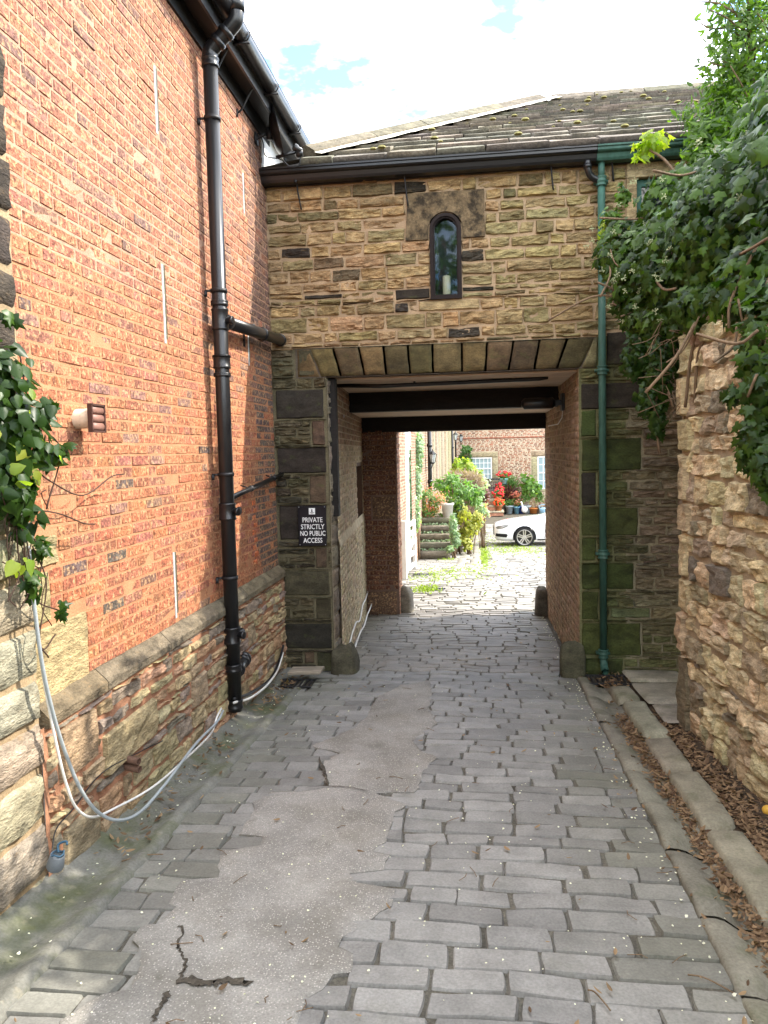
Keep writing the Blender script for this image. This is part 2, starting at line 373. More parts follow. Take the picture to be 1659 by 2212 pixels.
def foliage(mb, blobs, n, size, T, lean=(0, 0, 0), tint=(0, 1), hang=-.6, shell=.55, clump=0):
    w = np.array([b[1][0]*b[1][1]+b[1][1]*b[1][2]+b[1][0]*b[1][2] for b in blobs]); k = rng.multinomial(n, w/w.sum())
    for (c, r), m in zip(blobs, k):
        if m == 0: continue
        d = unit(m); rad = rng.uniform(shell, 1.05, m)[:, None]
        if clump:
            cc = unit(clump)*rng.uniform(.55, 1.05, (clump, 1)); d0 = cc[rng.integers(0, clump, m)]+rng.normal(0, .17, (m, 3)); p = d0; d = d0/(np.linalg.norm(d0, axis=1, keepdims=True)+1e-6)
        else: p = d*rad
        p = V3(*c)+p*V3(*r)
        nr = d+.9*rng.normal(size=(m, 3))*.6+V3(*lean); tp = rng.normal(size=(m, 3))*.7+d*.3+V3(0, 0, hang)
        leaves(mb, p, nr, tp, rng.uniform(size[0], size[1], m), T, rng.uniform(tint[0], tint[1], m)**1.4)

# ------------------------------------------------------------------ ground, road and channels
def structure(mb, name, mat, smooth=True): return props(mb.build(name, mat, smooth=smooth), kind='structure')
def gsheet(X, Y, dz, amp=0.):
    x, y = np.meshgrid(X, Y, indexing='ij'); P = np.stack([x, y, 0*x], -1)
    z = gz(x, y)+dz+amp*vnoise(P, 9, 2); i = np.arange(x.size).reshape(x.shape)
    return np.stack([x, y, z], -1).reshape(-1, 3), np.stack([i[:-1, :-1], i[1:, :-1], i[1:, 1:], i[:-1, 1:]], -1).reshape(-1, 4)
mb = MB(); mb.add(*gsheet(np.array([-300, -60, -15, -6, -3, -2.3, -1.5, -.5, .5, 1.5, 2.2, 3, 6, 15, 60, 300.]), np.concatenate([[-300, -40], np.arange(-10, 46, 1.5), [60, 120, 300, 600]]), -.10))
structure(mb, 'ground', MT['soil'])
mb = MB(); mb.add(*gsheet(np.arange(-1.72, .98, .09), np.arange(-1.5, 11.8, .09), -.0125, .002)); structure(mb, 'road', MT['roadjoint'])
mb = MB(); mb.add(*gsheet(np.arange(-2.2, 12, .4), np.arange(11.75, 41.2, .4), -.014, .004)); structure(mb, 'courtyard_ground', M('sandy joints', (.085, .075, .055), .95, var=.3, fine=.3))
AS = [(110, 2330), (130, 2205), (222, 2147), (285, 2138), (303, 2080), (300, 2040), (286, 2027), (305, 1996), (340, 1993), (381, 1956), (365, 1948), (393, 1900), (472, 1893), (476, 1837), (563, 1825), (567, 1807), (516, 1801), (548, 1750), (544, 1730), (587, 1710), (664, 1709), (707, 1701), (695, 1673), (699, 1645), (735, 1629), (672, 1612), (727, 1590), (759, 1574), (791, 1550), (806, 1520), (818, 1508), (866, 1483), (929, 1472), (933, 1502), (925, 1530), (945, 1562), (890, 1600), (914, 1625), (945, 1638), (914, 1665), (910, 1689), (894, 1713), (812, 1717), (878, 1740), (850, 1764), (838, 1804), (834, 1820), (806, 1840), (842, 1848), (830, 1879), (755, 1887), (771, 1907), (854, 1922), (846, 1958), (775, 1994), (771, 2009), (739, 2025), (731, 2045), (763, 2061), (759, 2101), (719, 2105), (699, 2136), (664, 2156), (648, 2196), (600, 2330)]
AP = np.array([atG(*p)[:2] for p in AS])
def dens(P, st):
    o = []
    for a, b in zip(P, np.roll(P, -1, 0)):
        k = max(1, int(np.linalg.norm(b-a)/st))
        for i in range(k): o.append(a+(b-a)*i/k+rng.normal(0, .006, 2)*(i > 0))
    return np.array(o)
def inside(P, x, y):
    x, y = np.asarray(x), np.asarray(y); r = np.zeros(x.shape, bool)
    for (a, b), (c, d) in zip(P, np.roll(P, -1, 0)):
        r ^= ((b > y) != (d > y)) & (x < (c-a)*(y-b)/((d-b) if d != b else 1e-9)+a)
    return r
def patch(mb, P, dz, st=.05, step=.05, edge=.02, amp=.003, col=(1, 1, 1)):
    P = dens(P, st); lo, hi = P.min(0), P.max(0); g = np.stack(np.meshgrid(np.arange(lo[0], hi[0], step), np.arange(lo[1], hi[1], step)), -1).reshape(-1, 2)
    g = g+rng.uniform(-.3, .3, g.shape)*step; g = g[inside(P, g[:, 0], g[:, 1])]; n = len(P)
    A = np.concatenate([P, g]); t = delaunay_2d_cdt([Vector(p) for p in A], [(i, (i+1) % n) for i in range(n)], [], 1, 1e-7)
    pv = np.array([tuple(p) for p in t[0]]); z = gz(pv[:, 0], pv[:, 1])+dz+amp*vnoise(np.stack([pv[:, 0], pv[:, 1], 0*pv[:, 0]], 1), 6, 8)
    z = z-np.where(np.arange(len(pv)) < n, edge*.3, 0)
    mb.add(np.c_[pv, z], [list(q) for q in t[2]], col)
    r = np.concatenate([np.c_[P, gz(P[:, 0], P[:, 1])+dz-edge*.3], np.c_[P, gz(P[:, 0], P[:, 1])+dz-edge-.01]]); mb.add(r, [(i, n+i, n+(i+1) % n, (i+1) % n) for i in range(n)], col)
mb = MB(); patch(mb, AP, .009); structure(mb, 'asphalt', MT['asphalt'])
mb = MB()
for cr, w in (([(282, 1790), (384, 1998), (395, 2020), (383, 2050), (398, 2066), (400, 2090), (385, 2120)], .007), ([(380, 2122), (420, 2123), (452, 2129), (500, 2122), (545, 2130)], .022), ([(365, 2150), (345, 2180), (330, 2215)], .012), ([(664, 1706), (720, 1704), (800, 1714)], .006), ([(690, 1640), (698, 1672), (712, 1702)], .012)):
    p = np.array([atG(*q) for q in cr[1 if cr[0][1] < 1900 and cr[0][0] < 300 else 0:]]); p = np.array(smooth_path(p, 6)); p[:, :2] += rng.normal(0, .006, (len(p), 2)); k = len(p)
    ww = w*rng.uniform(.4, 1, k); ww[[0, -1]] = .001; t = np.gradient(p[:, :2], axis=0); t /= np.linalg.norm(t, axis=1, keepdims=True)+1e-9; nn = np.c_[-t[:, 1], t[:, 0]]*ww[:, None]
    a, b = p[:, :2]+nn, p[:, :2]-nn; v = np.concatenate([np.c_[a, gz(a[:, 0], a[:, 1])+.0145], np.c_[b, gz(b[:, 0], b[:, 1])+.0145]]); mb.add(v, [(i, i+1, k+i+1, k+i) for i in range(k-1)])
structure(mb, 'asphalt_cracks', M('crack dirt', (.065, .056, .044), .95, var=.5, vs=30, fine=.4))
def sett(mb, x0, x1, y0, y1, col, n=(7, 6), lift=0., sk=0.):
    s = np.concatenate([[0], np.linspace(.03, .97, n[0]-1), [1]]); t = np.concatenate([[0], np.linspace(.06, .94, n[1]-1), [1]])
    s, t = np.meshgrid(s, t, indexing='ij'); k = rng.uniform(-.008, .008, 4)
    cr_ = np.clip((np.abs(2*t-1)-.6)/.4, 0, 1)**2*.006*np.sign(.5-s)*(np.abs(2*s-1) > .85); x = x0+(x1-x0)*s+k[0]*t+k[1]*(1-t)+cr_; y = y0+(y1-y0)*t+k[2]*s+k[3]*(1-s)+sk*(x)
    P = np.stack([x, y, 0*x], -1); x = x+.004*vnoise(P, 17, 1)+.010*vnoise(P, 3.1, 5); y = y+.004*vnoise(P, 17, 2)+.010*vnoise(P, 2.0, 6)
    bd = (s == 0) | (s == 1) | (t == 0) | (t == 1); j = rng.uniform(-.004, .004)
    z = gz(x, y)+lift+np.where(bd, -.019, j+.004*vnoise(P, 12, 3)+(s-.5)*rng.normal(0, .006)+(t-.5)*rng.normal(0, .006))
    i = np.arange(s.size).reshape(s.shape); mb.add(np.stack([x, y, z], -1).reshape(-1, 3), np.stack([i[:-1, :-1], i[1:, :-1], i[1:, 1:], i[:-1, 1:]], -1).reshape(-1, 4), col)
mb = MB(); y = 1.6
while y < 11.5:
    h = rng.uniform(.126, .156); x = -1.655+rng.uniform(-.2, 0); 
    while x < .88:
        e = x+rng.uniform(.21, .37)
        if .885-e < .12: e = .885
        a, b = max(x, -1.655), e
        if b-a > .06 and not inside(AP, np.array([a+.03, b-.03, (a+b)/2]), np.array([y+h/2]*3)).all():
            c = V3(.215, .210, .198)*rng.uniform(.78, 1.18); m = min(a+1.655, .0+.885-b, .9); gk = np.clip(1-m/.45, 0, 1)*rng.uniform(.1, .5)
            c = c*(1-gk)+gk*V3(.105, .108, .062)
            if y > 7.4: c = c*V3(.92, .86, .80)
            sett(mb, a+.002, b-.002, y+.0015, y+h-.0015, c)
        x = e
    y += h
structure(mb, 'setts', MT['sett'], False)
mb = MB(); y = 11.55
while y < 34:
    h = rng.uniform(.15, .19); x = -1.9+rng.uniform(-.3, 0)
    while x < 7:
        e = x+rng.uniform(.22, .40)
        if not (-.62 < x < .02 and y > 19): sett(mb, x+.008, e-.008, y+.008, y+h-.008, V3(.27, .255, .225)*rng.uniform(.75, 1.2), (3, 3))
        x = e
    y += h
structure(mb, 'courtyard_setts', MT['sett'], False)
mb = MB(); y = 19.0
while y < 34:
    e = y+rng.uniform(.45, .8); m = rng.uniform(-.42, -.2)
    sett(mb, -.6, m-.01, y, e-.02, V3(.25, .23, .19)*rng.uniform(.85, 1.1), (4, 4), .006); sett(mb, m+.01, .0, y, e-.02, V3(.25, .23, .19)*rng.uniform(.85, 1.1), (4, 4), .006); y = e
structure(mb, 'flagstone_path', MT['sett'])
def profile_strip(mb, prof, y0, y1, dy=.08, amp=.004, col=(1, 1, 1), gap=0.):
    X = np.array([p[0] for p in prof]); D = np.array([p[1] for p in prof]); Y = np.linspace(y0, y1, max(3, int((y1-y0)/dy)))
    x, y = np.meshgrid(X, Y, indexing='ij'); d = np.broadcast_to(D[:, None], x.shape).copy(); P = np.stack([x, y, 0*x], -1)
    d += amp*vnoise(P, 5, 3)+amp*.5*vnoise(P, 14, 4); x = x+amp*2*vnoise(P, 3.5, 5)
    if gap: e = (np.abs(Y-y0) < 1e-6) | (np.abs(Y-y1) < 1e-6); d[:, e] -= gap
    i = np.arange(x.size).reshape(x.shape); mb.add(np.stack([x, y, gz0(y)+d], -1).reshape(-1, 3), np.stack([i[:-1, :-1], i[1:, :-1], i[1:, 1:], i[:-1, 1:]], -1).reshape(-1, 4), col)
mb = MB(); profile_strip(mb, [(-1.63, -.05), (-1.645, .0), (-1.67, .016), (-1.70, .014), (-1.735, -.004), (-1.80, -.012), (-1.88, .008), (-1.96, .04), (-2.03, .075), (-2.2, .10), (-2.4, .11)], -1.5, 7.5, .06, .007)
structure(mb, 'cement_channel', MT['concrete'])
mb = MB(); y = 1.2
while y < 6.75:
    e = y+rng.uniform(.5, .8); dz = rng.uniform(-.006, .012); dx = rng.uniform(-.008, .008)
    profile_strip(mb, [(x+dx, z+dz) for x, z in [(.877, -.06), (.880, -.01), (.886, .008), (.90, .014), (.95, .010), (.985, .0), (1.03, -.030), (1.07, -.038), (1.11, -.038), (1.16, -.03), (1.2, -.02)]], y+.006, e-.006, .06, .006, jit((.20, .19, .15), .12, .02), .03); y = e
structure(mb, 'stone_channel', MT['kerb'])
mb = MB(); y = 1.0
while y < 6.85:
    e = min(y+rng.uniform(.6, .95), 6.9); dz = rng.uniform(-.008, .014); dx = rng.uniform(-.012, .012)
    profile_strip(mb, [(x+dx, z+dz) for x, z in [(1.112, -.08), (1.116, -.02), (1.122, .022), (1.135, .030), (1.17, .034), (1.25, .038), (1.282, .034), (1.292, .024), (1.298, .0), (1.30, -.06)]], y+.006, e-.006, .06, .007, jit((.23, .215, .16), .15, .03), .05); y = e
structure(mb, 'kerb', MT['kerb'])
mb = MB(); profile_strip(mb, [(1.28, .0), (1.36, .015), (1.5, .03), (1.9, .04)], -1.5, 7.5, .1, .012); structure(mb, 'leaf_bed', MT['soil'])
mb = MB()
for a, b, c, d in ((1.31, 1.83, 6.28, 6.98), (1.33, 1.72, 5.75, 6.25), (1.31, 1.83, 7.0, 7.42)): sett(mb, a, b, c, d, jit((.25, .24, .18), .1), (7, 7), .055)
structure(mb, 'paving_slabs', MT['kerb'])
# litter: nobody could count it
mb = MB()
def litter(n, fx, fy, dz, size, tilt=.35, T=T_LANCE, tint=(0, 1)):
    x = fx(n); y = fy(n); z = gz0(y)+dz(x)+rng.uniform(0, .012, n); nr = np.c_[rng.normal(0, tilt, n), rng.normal(0, tilt, n), np.ones(n)]; a = rng.uniform(0, 2*PI, n)
    leaves(mb, np.c_[x, y, z], nr, np.c_[np.cos(a), np.sin(a), 0*a], rng.uniform(*size, n), T, rng.uniform(*tint, n))
U = lambda a, b: (lambda n: rng.uniform(a, b, n))
litter(3600, lambda n: 1.30+np.abs(rng.normal(0, .14, n)), lambda n: 1.6+4.6*rng.beta(1.3, 1.6, n), lambda x: .025+0*x, (.012, .062))
litter(2000, lambda n: rng.normal(1.085, .035, n), lambda n: 1.8+4.4*rng.beta(1.3, 1.2, n), lambda x: -.028+.3*np.abs(x-1.08), (.012, .058))
litter(90, lambda n: rng.normal(1.0, .10, n), U(1.8, 6.5), lambda x: .0+0*x, (.02, .06))
litter(130, lambda n: rng.normal(-1.86, .10, n), U(3.4, 5.4), lambda x: .02+0*x, (.02, .06)); litter(110, lambda n: rng.normal(-1.82, .08, n), U(5.9, 7.2), lambda x: .025+0*x, (.02, .07))
litter(110, lambda n: rng.normal(1.15, .09, n), U(6.75, 7.35), lambda x: .03+0*x, (.02, .06))
structure_litter = props(mb.build('leaf_litter', MT['deadleaf']), kind='stuff')
mb = MB()
litter(70, U(-1.6, .85), lambda n: 2.2+8*rng.beta(1, 2, n), lambda x: .012+0*x, (.018, .05)); litter(30, lambda n: rng.normal(.8, .08, n), U(2.2, 6), lambda x: .012+0*x, (.02, .055))
props(mb.build('fallen_leaves', MT['deadleaf']), kind='stuff')
mb = MB()
def specks(n, fx, fy, s, dz=.014):
    x, y = fx(n), fy(n); a = rng.uniform(0, 2*PI, n); leaves(mb, np.c_[x, y, gz(x, y)+dz], np.c_[rng.normal(0, .3, (n, 2)), np.ones(n)], np.c_[np.cos(a), np.sin(a), 0*a], rng.uniform(*s, n), T_ROUND, rng.uniform(0, 1, n))
specks(240, U(-1.6, .88), lambda n: 2+6*rng.beta(1, 2, n), (.005, .013)); specks(220, lambda n: rng.normal(.84, .05, n), U(2, 11), (.006, .018)); specks(120, lambda n: rng.normal(-1.8, .1, n), U(2.5, 7), (.006, .018))
props(mb.build('fallen_petals', leafmat('pale petals', (.62, .6, .5), (.75, .73, .65), .2, .6)), kind='stuff')
mb = MB()
for _ in range(46):
    x, y = rng.uniform(-1.5, .85), 2.2+6*rng.beta(1, 2); a = rng.uniform(0, PI); l = rng.uniform(.03, .09); p = [V3(x+math.cos(a)*l*t, y+math.sin(a)*l*t, float(gz(x, y))+.014+.004*math.sin(3*t)) for t in (0, .5, 1)]; p[1][:2] += rng.normal(0, .008, 2); tube(mb, p, .002, 4)
for x, y, a, l in ((.72, 2.75, -.5, .16), (.35, 2.62, -.9, .1), (-1.75, 3.4, .5, .2)): tube(mb, smooth_path([V3(x+math.cos(a)*l*t, y+math.sin(a)*l*t+.02*math.sin(4*t), float(gz(x, y))+.016) for t in (0, .35, .7, 1)], 3), .003, 5)
props(mb.build('twigs', MT['bark']), kind='stuff')

def multi(name, lst, parent=None, loc=None, smooth=True):
    lst = [(m, t) for m, t in lst if m.n]; big = MB(); mi = []
    for k, (m, t) in enumerate(lst):
        f0 = len(big.f); big.f.extend([[i+big.n for i in q] for q in m.f]); big.v += m.v; big.c += m.c; big.n += m.n; mi += [k]*(len(big.f)-f0)
    o = big.build(name, lst[0][1], parent, loc, smooth)
    for m, t in lst[1:]: o.data.materials.append(t)
    if len(o.data.polygons) == len(mi): o.data.polygons.foreach_set('material_index', np.array(mi, np.int32))
    return o
EX, EY, EZ = (1, 0, 0), (0, 1, 0), (0, 0, 1)
def brick_col(dark=0.):
    r = rng.random()
    c = V3(.37, .135, .066) if r < .55 else V3(.31, .112, .062) if r < .82 else V3(.29, .115, .075) if r < .95 else V3(.21, .115, .09)
    if rng.random() < dark: c = V3(.105, .078, .070)
    return jit(c, .16, .08)
TAN, OLV, DRK, GRY = V3(.40, .27, .135), V3(.24, .19, .095), V3(.05, .042, .032), V3(.24, .19, .15)
def bricks(mb, F, u0, u1, v0, v1, rects=(), course=.066, colf=None, d=.004, rough=.004, n=(4, 3), hdr=4, L=.235):
    k = 0; v = v0
    while v < v1-.02:
        h = course*rng.uniform(.97, 1.03); wr = (L*.45, L*.55) if k % hdr == hdr-1 else (L*.9, L*1.08)
        for a, b, c, e in layout(u0, u1, v, min(v+h, v1), (h, h), wr, rects, .011, False):
            stone(mb, F, rq(a, b, c, e), d*rng.uniform(.2, 1.4), rough*(2.0 if rng.random() < .1 else .6), colf((a+b)/2, (c+e)/2), n, .0022, .003, 18., .0014, -.003)
        v += h; k += 1

# ------------------------------------------------------------------ the long brick building on the left
WX = -2.02
bb = thing('brick_building', 'tall orange red brick building with black eaves gutter and rubble stone base', 'building', (WX, 5.3, -2.05))
F = Fr((WX, 0, 0), EY, EZ, EX)
def slit_rect(x0, yt, x1, yb):
    a, b = atX(x0, yt, WX), atX(x1, yb, WX); u = (a[1]+b[1])/2; return (u-.026, u+.026, b[2], a[2])
SL = [slit_rect(335, 145, 340, 290), slit_rect(352, 572, 358, 742), slit_rect(378, 1192, 380, 1335), slit_rect(525, 375, 528, 462), slit_rect(536, 720, 539, 790)]
blocks = [(3.17, 3.68, -1.12, -.76), (3.17, 3.36, -.76, -.50), (3.17, 3.45, -.50, -.34)]
B, MO, ST = MB(), MB(), MB()
def bc(u, v):
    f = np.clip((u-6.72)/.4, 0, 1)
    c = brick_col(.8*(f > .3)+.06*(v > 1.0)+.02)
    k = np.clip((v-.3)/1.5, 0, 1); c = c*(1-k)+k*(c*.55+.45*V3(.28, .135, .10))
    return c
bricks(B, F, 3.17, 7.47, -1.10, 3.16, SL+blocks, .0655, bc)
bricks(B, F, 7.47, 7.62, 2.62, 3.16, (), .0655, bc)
for r in blocks: stone(ST, F, rq(r[0]+.006, r[1]-.006, r[2]+.006, r[3]-.006), .012, .012, jit(V3(.33, .26, .14), .1), (8, 6))
for k in range(9):                                   # newer orange bricks by the far corner
    a = 6.62+.04*(k % 2); stone(B, F, rq(a, a+.10, -.98+.0655*k*1.02, -.98+.0655*(k*1.02+.86)), .012, .002, (.50, .13, .05), (3, 3))
sheet(MO, F, 2.9, 7.5, -1.14, 1.0, .0, (.39, .185, .095), .4); sheet(MO, F, 2.9, 7.5, 1.0, 3.2, .0, (.39, .225, .15), .4); sheet(MO, F, 7.46, 7.62, 2.6, 3.2, .0, (.44, .26, .155), .4)
multi('wall', [(B, MT['brick']), (MO, MT['mortar']), (ST, MT['stone'])], bb, smooth=False)
for r in SL:                                         # narrow filled slots
    m = MB(); u = (r[0]+r[1])/2; box(m, (WX-.01, u-.026, r[2]), (WX+.004, u-.002, r[3]), (.46, .48, .48)); box(m, (WX-.01, u-.002, r[2]+.03), (WX+.003, u+.026, r[3]), (.085, .078, .05)); m.build('slot', MT['lead'], bb, smooth=False)
m = MB(); y = 3.17                                   # sloping plinth course
while y < 7.44:
    e = min(y+rng.uniform(.45, .9), 7.445); e = 7.445 if 7.445-e < .2 else e; c = jit(V3(.165, .128, .088), .15)
    rings = []
    for t in np.linspace(y+.004, e-.004, 7):
        j = .006*vnoise(V3(t*6, 0, 1)[None], 1, 2)[0]; rings.append([(WX+p+j*(p > .02), t, q+j) for p, q in ((-.03, -1.09), (.012, -1.095), (.068+j, -1.150), (.078, -1.162), (.078, -1.205), (-.03, -1.225))])
    quads_from_rings(m, rings, c); y = e
m.build('plinth', MT['stone'], bb, smooth=False)
F2 = Fr((WX+.055, 0, 0), EY, EZ, EX); B, MO = MB(), MB(); big = [(3.25, 3.62, -1.52, -1.24), (3.66, 4.32, -1.66, -1.42), (3.25, 3.6, -1.98, -1.72), (4.9, 5.2, -1.72, -1.5), (6.2, 6.4, -1.62, -1.42)]
for r in big: stone(B, F2, rq(r[0]+.01, r[1]-.01, r[2]+.01, r[3]-.01), .022, .014, jit(V3(.32, .25, .15), .12), (9, 6))
for a, b, c, d in layout(3.16, 7.44, -2.25, -1.225, (.075, .14), (.11, .36), big, .022):
    r = rng.random(); col = V3(.36, .28, .16) if r < .5 else V3(.38, .24, .14) if r < .75 else V3(.25, .20, .15)
    stone(B, F2, rq(a, b, c, d), .016, .016, jit(col, .2), (8, 6), .012, .008, 9, .012)
sheet(MO, F2, 3.14, 7.45, -2.3, -1.2, -.002, (.36, .18, .105), .12, .006)
multi('rubble_base', [(B, MT['stone']), (MO, MT['mortar'])], bb, smooth=False)
m = MB(); box(m, (WX-.4, 2.2, 3.16), (WX+.16, 8.9, 3.18)); box(m, (WX-.02, 2.2, 3.02), (WX+.02, 7.6, 3.16)); m.build('soffit', MT['blackmetal'], bb, smooth=False)
m = MB(); box(m, (WX+.16, 2.2, 3.10), (WX+.18, 8.75, 3.27)); m.build('fascia', flat('grey black fascia', (.05, .052, .056), .3, spec=.5), bb, smooth=False)
m = MB(); n = 9; rings = []
for yy in (2.2, 8.75):
    t = np.linspace(PI, 2*PI, n); o = [(WX+.245+.062*math.cos(a), yy, 3.245+.07*math.sin(a)) for a in t]; i = [(WX+.245+.054*math.cos(a), yy, 3.25+.062*math.sin(a)) for a in t[::-1]]; rings.append(o+i)
quads_from_rings(m, rings); gt = m.build('gutter', MT['black'], bb)
for yy in np.arange(2.6, 8.7, .85): m = MB(); box(m, (WX+.165, yy-.012, 3.16), (WX+.31, yy+.012, 3.172)); tube(m, [(WX+.245+.069*math.cos(a), yy, 3.245+.077*math.sin(a)) for a in np.linspace(PI, 2*PI, 9)], .006, 5); m.build('gutter_bracket', MT['blackmetal'], gt)
for yy in (3.3, 4.83, 5.95, 6.6):
    m = MB(); tube(m, smooth_path([(WX+.01, yy, 2.92), (WX+.05, yy, 2.95), (WX+.11, yy, 3.05), (WX+.17, yy, 3.14)], 4), .008, 6); box(m, (WX, yy-.012, 2.89), (WX+.015, yy+.012, 2.95)); m.build('stay', MT['blackmetal'], bb)
m = MB(); rings = [[(WX+.30, yy, 3.27), (WX-3.2, yy, 4.9), (WX-3.2, yy, 4.7), (WX+.16, yy, 3.2)] for yy in (2.1, 8.8)]; quads_from_rings(m, rings, (.1, .09, .08)); m.build('roof', MT['slate'], bb, smooth=False)
m = MB(); box(m, (WX-.02, 7.34, 2.70), (WX+.014, 8.8, 3.10)); m.build('white_panel', MT['whitebright'], bb, smooth=False)
m = MB(); box(m, (WX-3.2, 2.2, -2.3), (WX-.05, 2.24, 3.2)); m.build('end_wall', MT['brickfar'], bb, smooth=False); m = MB(); box(m, (WX-3.2, 8.76, -2.3), (WX-.05, 8.8, 3.2)); m.build('end_wall', MT['brickfar'], bb, smooth=False)

# stone pier at the left edge, ending the wall towards the viewer
pr = thing('stone_pier', 'pale sandstone pier of big rough blocks at the left edge under the ivy', 'pier', (-1.99, 2.5, -1.9))
F = Fr((-1.985, 0, 0), EY, EZ, EX); B, MO = MB(), MB(); v = -2.1; k = 0
while v < 1.95:
    h = rng.uniform(.17, .25); e = 3.165 if k % 2 else 3.15; c = jit(V3(.30, .265, .185), .15) if v < -.25 else jit(V3(.06, .047, .035), .2)  # upper corner blocks coloured dark to stand in for a shadow
    u = e-rng.uniform(.3, .5); stone(B, F, rq(u, e, v+.008, v+h-.008), .02, .014, c, (8, 5), .010, .02)
    while u > 1.0: a = u-rng.uniform(.3, .5); stone(B, F, rq(a+.012, u-.012, v+.008, v+h-.008), .02, .014, jit(V3(.29, .255, .175), .2), (6, 5), .010, .02); u = a
    v += h; k += 1
sheet(MO, F, .8, 3.16, -2.2, 1.96, 0, (.30, .22, .13), .2, .004); box(MO, (-2.4, .8, -2.2), (-1.99, 3.158, 1.95), (.12, .09, .06)); box(MO, (-2.4, -4, -2.2), (-1.99, .8, 1.95), (.3, .23, .14))
multi('blocks', [(B, MT['stone']), (MO, MT['mortar'])], pr)

# ------------------------------------------------------------------ soil pipe with its fittings
PX, PY = WX+.108, 5.65
zp = lambda py, px=485: float(atY(px, py, PY)[2])
sp = thing('soil_pipe', 'thick black vertical soil pipe with caged top on the brick wall', 'drainpipe', (PX, PY, zp(1535)))
m = MB(); tube(m, [(PX, PY, zp(1535, 502)), (PX, PY, zp(128, 456))], .054, 20); m.build('pipe', MT['black'], sp)
for py, hh, rr in ((1520, .07, .060), (1442, .06, .061), (1372, .13, .063), (1105, .13, .063), (810, .03, .061), (782, .10, .0625), (770, .02, .064), (690, .16, .061), (655, .04, .062), (133, .07, .061)):
    m = MB(); z = zp(py); lathe(m, [(.05, -hh/2), (rr, -hh/2), (rr+.003, -hh/2+.006), (rr+.003, -hh/2+.016), (rr, -hh/2+.02), (rr, hh/2-.02), (rr+.003, hh/2-.014), (rr+.003, hh/2-.004), (rr, hh/2), (.05, hh/2)], (PX, PY, z), n=20); m.build('collar', MT['black'], sp)
for py in (255, 628, 1025, 1248):
    m = MB(); z = zp(py); lathe(m, [(.054, -.014), (.062, -.014), (.062, .014), (.054, .014)], (PX, PY, z), n=20); tube(m, [(PX-.055, PY-.02, z), (WX+.005, PY-.02, z)], .009, 6); tube(m, [(WX+.01, PY-.02, z), (WX+.01, PY-.02, z-.04)], .014, 6); m.build('bracket', MT['blackmetal'], sp)
zt = zp(128, 456); e1 = [V3(PX, PY, zt-.01), V3(PX, PY, zt+.04), V3(PX+.03, PY-.0, zt+.085), V3(PX+.17, PY, zt+.215), V3(PX+.205, PY, zt+.26), V3(PX+.21, PY, zt+.31)]
m = MB(); tube(m, smooth_path(e1, 6), .056, 20); m.build('offset_bend', MT['black'], sp)
for t in (.055, .16, ): m = MB(); d = V3(.14, 0, .13); lathe(m, [(.05, -.02), (.062, -.02), (.064, 0), (.062, .02), (.05, .02)], V3(PX+.03, PY, zt+.085)+d*t*4.4, d, 20); m.build('collar', MT['black'], sp)
m = MB(); o = V3(PX+.21, PY, zt+.31); lathe(m, [(.052, 0), (.062, 0), (.063, .08), (.058, .085), (.056, .09)], o, n=20)
for k in range(14): a = 2*PI*k/14; tube(m, [o+V3(.056*math.cos(a), .056*math.sin(a), .085), o+V3(.05*math.cos(a), .05*math.sin(a), .125), o+V3(.032*math.cos(a), .032*math.sin(a), .165)], .004, 5)
lathe(m, [(.036, .16), (.03, .172), (.012, .178), (.001, .179)], o, n=16); lathe(m, [(.045, .12), (.05, .128), (.045, .136)], o, n=16); m.build('cage', MT['black'], sp)
for py, ang in ((693, 70), (693, -60), (1105, 80), (1105, 20), (1370, 75), (1370, 5)):
    m = MB(); z = zp(py); a = R(ang-62); d = V3(math.cos(a), math.sin(a)*-1, 0); lathe(m, [(.026, .03), (.026, .085), (.031, .087), (.031, .105), (.024, .107), (.001, .107)], (PX, PY, z), d, 14); m.build('boss_cap', MT['black'], sp)
bp = thing('branch_pipe', 'short thick black pipe running level from soil pipe into the stone gatehouse', 'pipe', (PX, 6.5, 1.2))
m = MB(); tube(m, [(PX+.0, PY+.05, zp(690)), (PX+.005, 7.47, float(atY(610, 735, 7.45)[2]))], .05, 18); m.build('pipe', MT['black'], bp)
for f in (.06, .62, .97): m = MB(); z0, z1 = zp(690), float(atY(610, 735, 7.45)[2]); yy = PY+.05+(7.42-PY)*f; lathe(m, [(.05, -.03), (.058, -.03), (.058, .03), (.05, .03)], (PX, yy, z0+(z1-z0)*f), EY, 18); m.build('collar', MT['black'], bp)
m = MB(); box(m, (WX, 6.55, 1.12), (PX, 6.58, 1.135)); box(m, (WX, 6.55, .95), (WX+.012, 6.58, 1.15)); m.build('bracket', MT['blackmetal'], bp)
wp = thing('waste_pipe', 'thin black waste pipe sloping up from soil pipe to the gatehouse corner', 'pipe', (PX, 6.5, -.3))
m = MB(); p0, p1 = V3(PX+.0, PY+.05, zp(1078)), V3(WX+.07, 7.46, float(atY(600, 1025, 7.45)[2])); tube(m, [p0, p0+(p1-p0)*.45, p1], .021, 10); m.build('pipe', MT['black'], wp)
for t in (.35, .8): m = MB(); p = p0+(p1-p0)*t; tube(m, [p-(p1-p0)*.012, p+(p1-p0)*.012], .027, 10); tube(m, [p, (WX+.005, p[1], p[2]+.03)], .006, 5); m.build('clip', MT['blackmetal'], wp)
gp = thing('gully_pipe', 'short fat black pipe branching from foot of soil pipe into the rubble base', 'pipe', (PX, 5.9, -1.75))
a, b = V3(PX, PY+.02, zp(1462)), V3(WX+.05, 6.10, float(atX(545, 1408, WX+.06)[2])); d = b-a; m = MB(); tube(m, [a, b], .047, 18); m.build('pipe', MT['black'], gp)
